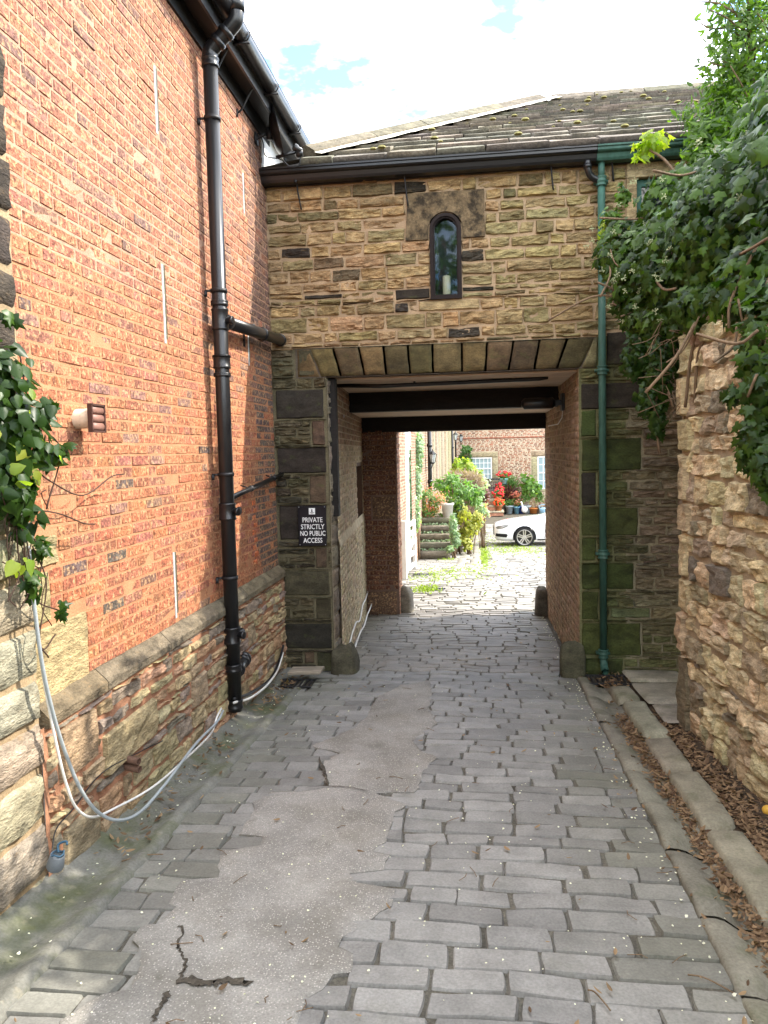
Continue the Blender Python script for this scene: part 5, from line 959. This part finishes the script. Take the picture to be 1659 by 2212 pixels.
# stone steps
sx0, sx1 = -1.72, -.84; sy = 20.6; st = thing('stone_steps', 'five worn stone steps overgrown with ivy at the left of the courtyard', 'steps', (-1.25, sy, float(gz0(sy)))); z = float(gz0(sy))
for k in range(5):
    m = MB(); Fs = Fr((0, sy+.29*k, 0), EX, EZ, (0, -1, 0)); x0, x1 = sx0+.05*(k == 0)-.03*k*0, sx1+.015*k; zz = z+.205*k
    box(m, (x0+.01, sy+.29*k+.01, zz+.0), (x1-.01, sy+.29*k+.62, zz+.195), (.17, .15, .11), .02); stone(m, Fs, rq(x0, x1, zz+.035, zz+.205), .03, .014, jit(V3(.14, .125, .09), .15), (12, 4), .012, .02, 6, 0, -.3); m.build('step', MT['stone'], st)
m = MB(); box(m, (-1.95, sy+1.4, z), (-.75, sy+3.4, z+1.0), (.25, .21, .14), .03); m.build('landing', MT['stone'], st)
bp_ = atG(992, 1192); m = MB(); Fb = [[(bp_[0]+a, bp_[1]+b, bp_[2]-.05+h) for a, b in ((-r, -r), (r, -r), (r, r), (-r, r))] for h, r in ((0, .10), (.3, .1), (.56, .095), (.64, .08), (.67, .04))]; quads_from_rings(m, Fb, (.10, .085, .065)); props(m.build('stone_bollard', MT['ashlar'], loc=bp_), 'dark upright stone post beside the ivy clad steps', 'bollard')
gt_ = thing('white_gate', 'white wooden field gate folded back against the range', 'gate', (-1.58, 15.8, float(gz0(15.8)))); zg = float(gz0(15.8))
m = MB(); box(m, (-1.63, 15.72, zg), (-1.53, 15.82, zg+1.22), (1, 1, 1), .01); m.build('post', MT['gatewood'], gt_, smooth=False); m = MB(); box(m, (-1.50, 16.78, zg+.05), (-1.42, 16.86, zg+1.15), (1, 1, 1), .01); m.build('post', MT['gatewood'], gt_, smooth=False)
for h in (.12, .38, .62, .84, 1.04): m = MB(); quads_from_rings(m, [[(x-.02, y, zg+h), (x+.02, y, zg+h), (x+.02, y, zg+h+.09), (x-.02, y, zg+h+.09)] for x, y in ((-1.56, 15.82), (-1.47, 16.8))]); m.build('rail', MT['gatewood'], gt_, smooth=False)
m = MB(); quads_from_rings(m, [[(x+.02, y, zg+h), (x+.045, y, zg+h), (x+.045, y, zg+h+.09), (x+.02, y, zg+h+.09)] for x, y, h in ((-1.56, 15.85, .1), (-1.47, 16.75, 1.0))]); m.build('brace', MT['gatewood'], gt_, smooth=False)
# planting
def shrub(name, lab, mat, specs, n, size, T, tint=(0, 1), cat='shrub', hang=-.3, lean=(.2, -.5, .4), group='plants along the courtyard range', stem=True, clump=14, mat2=None, n2=0, T2=None, s2=None):
    b = [P(px, py, Y, (rx*Y/FPX, .8*rx*Y/FPX, ry*Y/FPX)) for px, py, rx, ry, Y in specs]; c = b[0][0]; zb = min(q[0][2]-q[1][2] for q in b); base = (c[0], c[1], min(float(gz0(c[1]))+.0, zb))
    t = thing(name, lab, cat, base, group); m = MB(); foliage(m, b, n, size, T, lean, tint, hang, .35, clump); m.build('foliage', mat, t)
    if mat2: m = MB(); foliage(m, b, n2, s2 or size, T2 or T, lean, (0, 1), hang, .8, clump); m.build('flowers', mat2, t)
    if stem:
        m = MB()
        for q in b:
            for _ in range(5): e = V3(*q[0])+rng.uniform(-.7, .7, 3)*V3(*q[1]); s = V3(base[0]+rng.normal(0, .05), base[1]+rng.normal(0, .05), base[2]); tube(m, smooth_path([s, (s+e)/2+V3(0, 0, .1), e], 3), .012, 4)
        m.build('stems', MT['bark'], t)
    return t
shrub('red_tipped_shrub', 'red and green tipped shrub in a planter on top of the stone steps', MT['plantleaf'], [(928, 1086, 36, 30, 22.2), (915, 1102, 24, 18, 22.1)], 1700, (.06, .11), T_LANCE, (.2, 1), mat2=MT['pinkleaf'], n2=600)
shrub('feathery_shrub', 'big feathery green shrub with drooping fronds behind the steps', MT['plantleaf'], [(988, 1056, 46, 20, 23.2), (970, 1043, 32, 18, 23.2), (1014, 1072, 24, 14, 23)], 1200, (.10, .20), T_LANCE, (.1, 1), hang=-.8)
shrub('golden_shrub', 'golden yellow shrub spilling over beside the stone steps', MT['yellowleaf'], [(1012, 1114, 29, 28, 22.3), (985, 1105, 20, 22, 22.3), (1018, 1142, 20, 20, 22.2), (1000, 1158, 14, 14, 22.2), (1003, 1174, 18, 12, 22.0)], 2200, (.05, .09), T_ROUND)
shrub('plume_grass', 'dry pinkish plume grass above the feathery shrub', MT['drygrass'], [(1002, 1036, 36, 16, 26.), (1025, 1050, 20, 14, 26)], 1100, (.18, .34), T_STRIP, hang=.5, lean=(0, 0, 0), clump=0)
shrub('lime_shrub', 'tall lime green shrub against the sandstone range', MT['brightleaf'], [(1000, 1012, 20, 20, 30.), (990, 1000, 9, 12, 30), (1018, 1025, 22, 14, 30)], 900, (.08, .14), T_ROUND)
shrub('pink_flowered_shrub', 'low pink flowered plant below the golden shrub by the path', MT['paleleaf'], [(1041, 1102, 15, 20, 24.5), (1034, 1125, 10, 12, 23.5)], 420, (.05, .09), T_ROUND, mat2=MT['pinkleaf'], n2=260)
shrub('white_flowered_shrub', 'pale shrub with white flowers at the far end of the border', MT['paleleaf'], [(1037, 1044, 19, 22, 30), (1030, 1065, 15, 20, 29)], 800, (.06, .11), T_ROUND, (.2, 1))
shrub('bronze_plant', 'dark bronze broad leaved plant in front of the far bench', MT['bronze'], [(1046, 1080, 9, 16, 29.5)], 120, (.18, .32), T_LANCE, hang=.6)
shrub('dark_climber', 'dark climbing rose between corner lantern and far window', MT['plantleaf'], [(1003, 985, 12, 22, 40.2), (1012, 970, 8, 8, 40.2)], 500, (.10, .18), T_ROUND, (0, .3))
shrub('dark_shrub', 'dark green hydrangea at the foot of the feathery shrub', MT['ivy'], [(985, 1092, 18, 18, 22.3), (975, 1120, 12, 14, 22.1)], 420, (.10, .18), T_ROUND, (.2, 1))
shrub('wall_climber', 'variegated climber covering the sunlit range beside the steps', MT['paleleaf'], [(899, 985, 14, 50, 20.6), (897, 1050, 13, 45, 20.4), (894, 1110, 13, 40, 20.2), (904, 955, 11, 30, 21.)], 3000, (.07, .12), T_IVY, (0, .8), clump=0)
shrub('trailing_ivy', 'ivy trailing down the right edge of the stone steps', MT['paleleaf'], [(979, 1140, 9, 32, 20.9), (985, 1165, 8, 20, 20.7), (972, 1185, 8, 8, 20.5)], 700, (.05, .09), T_IVY, (0, .6), clump=0)
shrub('trailing_ivy', 'ivy and dry stems at the left edge of the stone steps', MT['paleleaf'], [(893, 1150, 8, 22, 20.4), (890, 1175, 7, 14, 20.3)], 320, (.05, .09), T_IVY, (0, .6), clump=0)
m = MB()
for k in range(1, 5):
    n = 70; x = rng.uniform(sx0, sx1, n); leaves(m, np.c_[x, sy+.29*k-.03+0*x-rng.uniform(0, .05, n), z+.205*k+rng.uniform(-.0, .05, n)], np.c_[rng.normal(0, .4, n), -np.ones(n)*.7, np.ones(n)*.6], np.c_[rng.normal(0, 1, n), 0*x, rng.normal(0, .5, n)], rng.uniform(.03, .06, n), T_ROUND, rng.uniform(0, .6, n))
props(m.build('step_weeds', MT['paleleaf']), kind='stuff')
m = MB(); n = 2600; xx, yy = [], []
for cx_, cy_, sx_, sy_, k in ((1.05, 24.0, .55, 1.2, 900), (.10, 21.5, .07, 2.2, 700), (-.95, 16.5, .35, .9, 420), (-1.02, 14.0, .12, .22, 330), (-.3, 17.5, .4, 1., 150), (.6, 27, .5, 2, 500), (-.9, 20.4, .15, .1, 80)): xx.append(rng.normal(cx_, sx_, k)); yy.append(rng.normal(cy_, sy_, k))
xx, yy = np.concatenate(xx), np.concatenate(yy); n = len(xx); leaves(m, np.c_[xx, yy, gz(xx, yy)+.006], np.c_[rng.normal(0, .6, (n, 2)), np.ones(n)*.8], np.c_[rng.normal(0, 1, (n, 2)), np.ones(n)*.5], rng.uniform(.03, .09, n), T_LANCE, rng.uniform(0, 1, n))
props(m.build('moss_and_grass', leafmat('moss tufts', (.13, .19, .02), (.26, .33, .04), .3, .7)), kind='stuff')
pc = [0]
def pot(px, py, Y, r, h, col, lab, kind=0, fol=None, cat='plant pot', name='plant_pot', grp='pots along the far house'):
    p = atY(px, py, Y); p[2] = float(gz0(Y)) if kind < 9 else p[2]; t = thing(name, lab, cat, p, grp); m = MB(); lathe(m, [(.001, 0), (r*.7, 0), (r*.95, h*.85), (r*1.08, h*.86), (r*1.08, h), (r*.95, h), (r*.9, h*.85), (.001, h*.85)], p, n=16, col=col); m.build('pot', MT['pot'], t)
    if fol:
        for mat, n, sz, T, rad, hh, tint, hang, nm in fol: m = MB(); foliage(m, [((p[0], p[1], p[2]+h+hh), rad)], n, sz, T, (0, -.3, .2), tint, hang, .2, 0); m.build(nm, mat, t)
    return t
PY_ = 39.6
pot(966, 1106, 22.1, .15, .40, (.62, .6, .57), 'tall pale grey pot on the top of the stone steps', 9, None, grp=None) if 0 else None
p = V3(-.93, 21.95, z+1.0); t = thing('plant_pot', 'tall pale grey pot standing on the top of the stone steps', 'plant pot', p); m = MB(); lathe(m, [(.001, 0), (.13, 0), (.165, .36), (.185, .365), (.185, .42), (.16, .42), (.155, .36), (.001, .36)], p, n=18, col=(.6, .58, .55)); m.build('pot', MT['pot'], t)
GL = lambda n=120, s=.3, h=.15, tint=(0, 1): (MT['plantleaf'], n, (.08, .16), T_LANCE, (s, s, s*.8), h, tint, .2, 'foliage')
pot(1100, 1093, PY_, .20, .42, (.35, .42, .46), 'blue grey pot of green plants, first right of the far low steps', 0, [GL()])
pot(1116, 1093, PY_, .16, .36, (.20, .42, .55), 'turquoise pot with pale flowers beside the white goose ornament', 0, [GL(80, .22), (MT['pinkleaf'], 60, (.06, .1), T_ROUND, (.25, .25, .2), .2, (0, 1), .2, 'flowers')])
pot(1126, 1092, PY_+.1, .17, .38, (.04, .10, .40), 'dark blue glazed pot with small red flowers', 0, [GL(70, .2), (MT['red'], 20, (.05, .08), T_ROUND, (.2, .2, .12), .15, (0, 1), .2, 'flowers')])
pot(1139, 1093, PY_, .17, .40, (.42, .46, .48), 'light grey pot between blue pot and orange trough', 0, [GL(140, .26, .4)])
pot(1166, 1093, PY_, .17, .40, (.36, .30, .25), 'brown pot of tall green stems next to the watering can', 0, [GL(160, .3, .35)])
tt = pot(1152, 1093, PY_, .24, .28, (.62, .22, .06), 'wide orange trough of bamboo canes and tall plants', 0, [(MT['plantleaf'], 170, (.14, .24), T_ROUND, (.45, .3, .5), 1.0, (.2, 1), -.3, 'foliage')]); m = MB()
for k in range(7): x = base_of(tt)+V3(-.2+.07*k, 0, .2); tube(m, [x, x+V3(rng.normal(0, .04), 0, 1.3)], .012, 4)
m.build('canes', flat('bamboo', (.5, .38, .15), .6), tt)
pot(1138, 1096, PY_+.6, .22, .4, (.3, .3, .3), 'grey pot of a tall leafy plant against the far brick wall', 0, [(MT['plantleaf'], 110, (.16, .28), T_ROUND, (.32, .25, .7), 1.0, (.3, 1), -.3, 'foliage')])
pot(1098, 1096, PY_+.5, .2, .4, (.12, .11, .1), 'dark pot holding a spiky purple cordyline', 0, [(MT['bronze'], 160, (.5, .85), T_STRIP, (.12, .12, .12), .45, (0, .5), .5, 'foliage')])
pot(1104, 1096, PY_+.9, .2, .5, (.3, .26, .2), 'pot of a bushy fine green grass behind the cordyline', 0, [(MT['plantleaf'], 420, (.2, .4), T_STRIP, (.4, .3, .5), .9, (.2, .8), .8, 'foliage')])
pot(1112, 1096, PY_+.4, .17, .38, (.4, .36, .3), 'pot of pink fuchsia between cordyline and tall plant', 0, [GL(160, .35, .35), (MT['pinkleaf'], 160, (.08, .13), T_ROUND, (.42, .3, .3), .5, (.4, 1), .2, 'flowers')])
# white goose ornament
p = atY(1133, 1094, PY_-.3); p[2] = float(gz0(p[1])); t = thing('goose_ornament', 'white goose garden ornament among the pots', 'ornament', p); m = MB(); blob(m, p+V3(0, 0, .22), (.16, .11, .17), (1, 1, 1), .03, 10, 1.); tube(m, smooth_path([p+V3(-.08, 0, .3), p+V3(-.12, 0, .48), p+V3(-.15, 0, .58), p+V3(-.20, 0, .60)], 4), [.05]*5+[.04]*4+[.05, .05, .045, .03], 8); m.build('body', MT['white'], t); m = MB(); lathe(m, [(.03, 0), (.001, .09)], p+V3(-.22, 0, .60), (-1, 0, -.1), 8); m.build('beak', MT['terracotta'], t)
# hanging basket post, red begonias on low steps
p = atY(1083, 1096, 39.2); p[2] = float(gz0(39.2)); t = thing('flower_post', 'turquoise planter of red geraniums on a dark green post', 'planter', p); zt_ = float(atY(1088, 1044, 39.2)[2]); m = MB(); box(m, (p[0]-.05, p[1]-.05, p[2]), (p[0]+.05, p[1]+.05, zt_), (1, 1, 1), .01); box(m, (p[0]-.05, p[1]-.04, zt_-.08), (p[0]+.30, p[1]+.04, zt_), (1, 1, 1), .01); m.build('post', flat('dark green post', (.02, .06, .05), .5), t, smooth=False)
b = V3(p[0]+.13, p[1], zt_-.02); m = MB(); lathe(m, [(.001, 0), (.12, .0), (.19, .22), (.21, .22), (.21, .27), (.001, .25)], b, n=16, col=(.25, .52, .52)); m.build('planter_bowl', MT['pot'], t)
m = MB(); foliage(m, [(tuple(b+V3(0, 0, .38)), (.3, .25, .16))], 160, (.08, .14), T_ROUND, (0, -.3, .3), (0, .6), -.3, .2); m.build('foliage', MT['plantleaf'], t)
m = MB()
for _ in range(34): d = unit(1)[0]; c = b+V3(0, 0, .48)+d*V3(.36, .25, .14); blob(m, c, (.055, .055, .045), (1, 1, 1), .2, 5, 1.)
m.build('flowers', MT['red'], t)
ls = thing('low_steps', 'low curved brick and stone steps below the far bench', 'steps', (.7, 38.6, -3.16)); zz = float(gz0(38.5))
for k, (x0, x1, y0) in enumerate(((-.3, 1.12, 38.2), (.0, 1.05, 38.55), (.1, 1.0, 38.9))): m = MB(); box(m, (x0, y0, zz+.26*k), (x1, y0+1.4, zz+.26*k+.16), (.42, .20, .13), .01); box(m, (x0-.02, y0-.03, zz+.26*k+.165), (x1+.03, y0+1.4, zz+.26*k+.25), (.44, .38, .27), .015); m.build('step', MT['stone'], ls, smooth=False)
for px, py, lab, rr in ((1078, 1085, 'terracotta pot of orange red begonias, lowest on the far steps', (.26, .2, .2)), (1076, 1066, 'pot of crimson begonias, middle of three on the far steps', (.3, .2, .22)), (1079, 1052, 'pot of scarlet begonias, highest on the far steps', (.2, .18, .2))):
    p = atY(px, py, 38.45 if py > 1080 else 38.75 if py > 1060 else 39.1); zb = zz+(.26 if py > 1080 else .52 if py > 1060 else .78)-.01; h = max(.2, p[2]-zb-.2); t = thing('begonia_pot', lab, 'plant pot', (p[0], p[1], zb), 'begonias on the far steps'); m = MB(); lathe(m, [(.001, 0), (.12, 0), (.17, h), (.19, h), (.19, h+.05), (.001, h+.04)], (p[0], p[1], zb), n=14, col=(.42, .17, .08)); m.build('pot', MT['pot'], t)
    m = MB(); foliage(m, [((p[0], p[1], p[2]), rr)], 70, (.08, .14), T_ROUND, (0, -.3, .3), (0, .6), -.3, .3); m.build('foliage', MT['plantleaf'], t); m = MB()
    for _ in range(30): d = unit(1)[0]; d[1] = -abs(d[1]); blob(m, V3(*p)+d*V3(*rr), (.055, .05, .05), (1, 1, 1), .2, 5, 1.)
    m.build('flowers', MT['red'] if py < 1080 else flat('orange red petals', (.8, .10, .03), .6), t)
b = atY(1057, 1068, 39.8); bz = zz+.78; bn = thing('bench', 'dark slatted garden bench under the far window', 'bench', (b[0], 39.8, bz)); bx = b[0]; dk = flat('dark bench paint', (.035, .04, .05), .5); top_ = float(atY(1057, 1034, 39.9)[2])
m = MB(); box(m, (bx-.62, 39.5, bz+.42), (bx+.62, 39.95, bz+.46)); m.build('seat', dk, bn, smooth=False)
m = MB(); box(m, (bx-.62, 39.95, top_-.07), (bx+.62, 39.99, top_)); box(m, (bx-.62, 39.95, bz+.5), (bx+.62, 39.99, bz+.56))
for k in range(13): x = bx-.6+1.2*k/12; box(m, (x-.025, 39.96, bz+.56), (x+.025, 39.98, top_-.07))
m.build('backrest', dk, bn, smooth=False)
for sx_ in (-1, 1):
    for yy_, h in ((39.52, .62), (39.96, .62)): m = MB(); box(m, (bx+sx_*.6-.03, yy_-.03, bz), (bx+sx_*.6+.03, yy_+.03, bz+.42+.0*h)); m.build('leg', dk, bn, smooth=False)
    m = MB(); box(m, (bx+sx_*.6-.03, 39.49, bz+.60), (bx+sx_*.6+.03, 39.95, bz+.64)); box(m, (bx+sx_*.6-.025, 39.5, bz+.46), (bx+sx_*.6+.025, 39.55, bz+.60)); m.build('armrest', dk, bn, smooth=False)
p = atY(1174, 1095, 38.6); p[2] = float(gz0(38.6)); wc_ = thing('watering_can', 'pale blue watering can at the right end of the pots', 'watering can', p); mt = flat('pale blue metal', (.25, .42, .55), .4)
m = MB(); lathe(m, [(.001, 0), (.20, 0), (.20, .30), (.19, .34), (.10, .36), (.001, .36)], p, n=18); m.build('body', mt, wc_); m = MB(); tube(m, smooth_path([p+V3(-.17, 0, .30), p+V3(-.22, 0, .42), p+V3(-.08, 0, .52), p+V3(.12, 0, .46), p+V3(.2, 0, .2)], 5), .018, 6); m.build('handle', mt, wc_); m = MB(); tube(m, [p+V3(.18, 0, .08), p+V3(.42, 0, .38)], [.03, .018], 8); m.build('spout', mt, wc_)

# ------------------------------------------------------------------ white saloon car
CY0 = 25.35; CX = float(atY(1133, 1150, CY0)[0])-.98; CZ = float(gz0(26.2))-.015; car = thing('parked_car', 'white saloon car nosing out from the right of the courtyard', 'car', (CX, CY0+.92, CZ))
ST_ = [(0.0, .34, .58, .68, .40, .46, .36), (.03, .25, .58, .72, .66, .70, .56), (.14, .20, .60, .76, .79, .82, .66), (.4, .19, .64, .83, .87, .895, .74), (.95, .20, .70, .905, .90, .925, .78), (1.5, .20, .74, .965, .90, .925, .78), (1.72, .20, .76, .995, .90, .925, .77), (2.1, .20, .79, 1.22, .90, .925, .66), (2.55, .20, .81, 1.40, .90, .92, .58), (3.2, .20, .83, 1.445, .90, .92, .57), (3.9, .21, .86, 1.37, .90, .92, .57), (4.45, .24, .88, 1.09, .88, .90, .68), (4.82, .30, .84, 1.01, .80, .83, .66), (4.92, .42, .76, .92, .66, .72, .56)]
rings = []
for s, zb, zs, zt2, wb, ws, wt in ST_:
    h = [(0, zb), (wb*.55, zb), (wb*.93, zb+.01), (wb, zb+.09), (ws*.995, zb+(zs-zb)*.62), (ws, zs-.03), (ws-.025, zs+.03), ((ws+wt)/2+.01, (zs+zt2)/2+.015), (wt, zt2-.025), (wt*.75, zt2), (wt*.35, zt2+.012)]
    rings.append([(s, -a, b) for a, b in h]+[(s, 0, zt2+.015)]+[(s, a, b) for a, b in h[:0:-1]])
m = MB(); quads_from_rings(m, rings); tmp = m.build('tmp', MT['carpaint'], local=True); md = tmp.modifiers.new('s', 'SUBSURF'); md.levels = 2; md.render_levels = 2
cut = MB()
for s in (.98, 3.9):
    for sg_ in (-1, 1): lathe(cut, [(.001, -.25), (.375, -.25), (.375, .25), (.001, .25)], (s, sg_*.86, .335), (0, 1, 0), 32)
tc_ = cut.build('tmp2', MT['rubber'], local=True, smooth=False); bo = tmp.modifiers.new('b', 'BOOLEAN'); bo.operation = 'DIFFERENCE'; bo.object = tc_; bo.solver = 'EXACT'
bpy.context.view_layer.update(); dg = bpy.context.evaluated_depsgraph_get(); me = bpy.data.meshes.new_from_object(tmp.evaluated_get(dg)); bpy.data.objects.remove(tmp); bpy.data.objects.remove(tc_)
me.name = 'body'; me.materials.clear(); me.materials.append(MT['carpaint']); body = bpy.data.objects.new('body', me); COL.objects.link(body); body.parent = car
from mathutils.bvhtree import BVHTree
bv = BVHTree.FromPolygons([v.co for v in me.vertices], [tuple(p.vertices) for p in me.polygons])
def proj_patch(name, poly, mat, off=.006, side=-1, par=None, st=.03, th=.0):
    P_ = np.array(poly, float); D = []
    for a, b in zip(P_, np.roll(P_, -1, 0)):
        k = max(1, int(np.linalg.norm(b-a)/st)); D += [a+(b-a)*i/k for i in range(k)]
    D = np.array(D); lo, hi = D.min(0), D.max(0); gq = np.stack(np.meshgrid(np.arange(lo[0]+st/2, hi[0], st), np.arange(lo[1]+st/2, hi[1], st)), -1).reshape(-1, 2); gq = gq[inside(P_, gq[:, 0], gq[:, 1])]; n = len(D); A_ = np.concatenate([D, gq])
    t = delaunay_2d_cdt([Vector(p) for p in A_], [(i, (i+1) % n) for i in range(n)], [], 1, 1e-7); v = []
    for p in t[0]:
        hit = bv.ray_cast(Vector((p[0], side*3, p[1])), Vector((0, -side, 0)))
        if hit[0] is None: hit = bv.find_nearest(Vector((p[0], side*.9, p[1])))
        v.append(np.array(hit[0])+off*np.array(hit[1] if hit[1].y*side > 0 else -hit[1]))
    m = MB(); m.add(np.array(v), [list(q) for q in t[2]]); return m.build(name, mat, par or car, local=True)
for side in (-1, 1):
    hl_ = proj_patch('headlight', [(.06, .655), (.14, .70), (.34, .735), (.50, .745), (.44, .68), (.28, .625), (.10, .605)], MT['headlight'], .008, side); proj_patch('reflector', [(.16, .66), (.3, .695), (.36, .69), (.26, .645)], MT['chrome'], .012, side, hl_)
    proj_patch('air_intake', [(.05, .36), (.40, .33), (.44, .41), (.40, .45), (.06, .46)], MT['rubber'], .006, side)
    proj_patch('side_window', [(1.95, .97), (2.5, 1.33), (3.2, 1.37), (3.85, 1.30), (4.2, 1.06), (3.9, .96), (2.6, .93)], MT['glass'], .006, side)
    for s0 in (1.62, 2.72): proj_patch('door_seam', [(s0, .30), (s0+.008, .30), (s0+.05, .90), (s0+.042, .90)], MT['rubber'], .003, side, st=.06)
    proj_patch('sill', [(1.40, .20), (3.48, .20), (3.48, .27), (1.40, .27)], MT['darkalloy'], .006, side)
    m = MB(); blob(m, (1.98, side*1.0, 1.0), (.07, .1, .065), (1, 1, 1), .03, 10, .8); box(m, (1.99, min(side*.85, side*.95), .96), (2.03, max(side*.85, side*.95), .99)); m.build('wing_mirror', MT['carpaint'], car, local=True)
m = MB(); box(m, (-.012, -.33, .36), (.03, .33, .66), (1, 1, 1), .02); gr_ = m.build('grille', MT['blackmetal'], car, local=True, smooth=False); m = MB()
for k in range(4):
    for e in range(1): lathe(m, [(.034, -.006), (.046, -.006), (.046, .006), (.034, .006)], (-.018, -.09+.06*k, .585), (1, 0, 0), 16)
m.build('ring_badge', MT['chrome'], gr_, local=True)
def wheel(s, sg_):
    o = V3(s, sg_*.80, .335); d = V3(0, sg_, 0); m = MB(); lathe(m, [(.235, -.11), (.30, -.115), (.328, -.10), (.335, -.07), (.335, .07), (.328, .10), (.30, .118), (.255, .115), (.245, .10), (.235, -.10)], o, d, 40); w = m.build('wheel', MT['rubber'], car, local=True)
    m = MB(); lathe(m, [(.252, .108), (.250, .116), (.236, .112), (.228, .09), (.222, -.08)], o, d, 40); m.build('rim', MT['alloy'], w, local=True)
    m = MB(); lathe(m, [(.228, .0), (.001, .0)], o, d, 30); m.build('brake_disc', MT['darkalloy'], w, local=True)
    m = MB(); lathe(m, [(.06, .03), (.06, .085), (.045, .10), (.001, .10)], o, d, 20)
    for k in range(5):
        for j in (-1, 1):
            a = PI/2+2*PI*k/5; p0 = o+d*.085+.045*V3(math.cos(a+j*.5), 0, math.sin(a+j*.5)); p1 = o+d*.10+.236*V3(math.cos(a+j*.16), 0, math.sin(a+j*.16)); sd_ = np.cross(p1-p0, d); sd_ /= np.linalg.norm(sd_)
            quads_from_rings(m, [[p+sd_*.017, p-sd_*.017, p-sd_*.015-d*.03, p+sd_*.015-d*.03] for p in (p0, p1)])
    m.build('spokes', MT['alloy'], w, local=True, smooth=False)
for s in (.98, 3.9):
    for sg_ in (-1, 1): wheel(s, sg_)

# ------------------------------------------------------------------ sky, sun and camera
SUN_EL, SUN_AZ = R(42), R(15)                         # azimuth from +X towards +Y
sdir = V3(math.cos(SUN_EL)*math.cos(SUN_AZ), math.cos(SUN_EL)*math.sin(SUN_AZ), math.sin(SUN_EL))
W = bpy.data.worlds.new('World'); SC.world = W; W.use_nodes = True; t = NT(W)
o = t.n('ShaderNodeOutputWorld'); bg = t.n('ShaderNodeBackground'); bg.inputs[1].default_value = .15
sk = t.n('ShaderNodeTexSky', sky_type='NISHITA'); sk.sun_disc = False; sk.sun_elevation = SUN_EL; sk.sun_rotation = PI/2-SUN_AZ; sk.air_density = 1.; sk.dust_density = .4; sk.ozone_density = 2.0
tc = t.n('ShaderNodeTexCoord'); mp = t.n('ShaderNodeMapping'); mp.inputs['Scale'].default_value = (1, 1, 2.2); mp.inputs['Location'].default_value = (.52, .1, .2); t.l(tc.outputs['Generated'], mp.inputs[0]); tn_ = t.n('ShaderNodeMix', data_type='RGBA', blend_type='MULTIPLY'); tn_.inputs[0].default_value = 1; t.l(sk.outputs[0], tn_.inputs[6]); tn_.inputs[7].default_value = (.78, .90, .96, 1)
nz = t.n('ShaderNodeTexNoise'); nz.inputs['Scale'].default_value = 3.2; nz.inputs['Detail'].default_value = 8; nz.inputs['Roughness'].default_value = .55; t.l(mp.outputs[0], nz.inputs[0])
mr = t.n('ShaderNodeMapRange'); mr.inputs[1].default_value = .42; mr.inputs[2].default_value = .60; t.l(nz.outputs[0], mr.inputs[0])
mx = t.n('ShaderNodeMix', data_type='RGBA'); t.l(mr.outputs[0], mx.inputs[0]); t.l(tn_.outputs[2], mx.inputs[6]); mx.inputs[7].default_value = (11.5, 11.2, 10.6, 1)
t.l(mx.outputs[2], bg.inputs[0]); t.l(bg.outputs[0], o.inputs[0])
sl = bpy.data.lights.new('sun', 'SUN'); sl.energy = 2.0; sl.angle = R(.5); sl.color = (1., .93, .82); so = bpy.data.objects.new('sun', sl); COL.objects.link(so); so.rotation_euler = Vector(-sdir).to_track_quat('-Z', 'Y').to_euler(); so.location = (20, 8, 20)
cam = bpy.data.cameras.new('camera'); cam.sensor_fit = 'VERTICAL'; cam.sensor_height = 24; cam.lens = FPX/PH*24; cam.clip_end = 2000; cam.clip_start = .05
co = bpy.data.objects.new('camera', cam); COL.objects.link(co); co.matrix_world = Matrix(((CR[0], CU[0], -_f[0], 0), (CR[1], CU[1], -_f[1], 0), (CR[2], CU[2], -_f[2], 0), (0, 0, 0, 1))); SC.camera = co
vs = SC.view_settings; SC.display_settings.display_device = 'sRGB'; vs.view_transform = 'Standard'; vs.look = 'None'; vs.exposure = 2.22; vs.gamma = 1.0; vs.use_curve_mapping = False
SC.render.engine = 'CYCLES'; SC.cycles.use_denoising = True; SC.cycles.max_bounces = 6; SC.cycles.diffuse_bounces = 4; SC.cycles.transparent_max_bounces = 6; SC.cycles.caustics_reflective = False; SC.cycles.caustics_refractive = False
for m in bpy.data.materials:
    if '_' in m: del m['_']
for o in [o for o in bpy.data.objects if o.type == 'MESH' and not len(o.data.polygons)]: bpy.data.objects.remove(o)
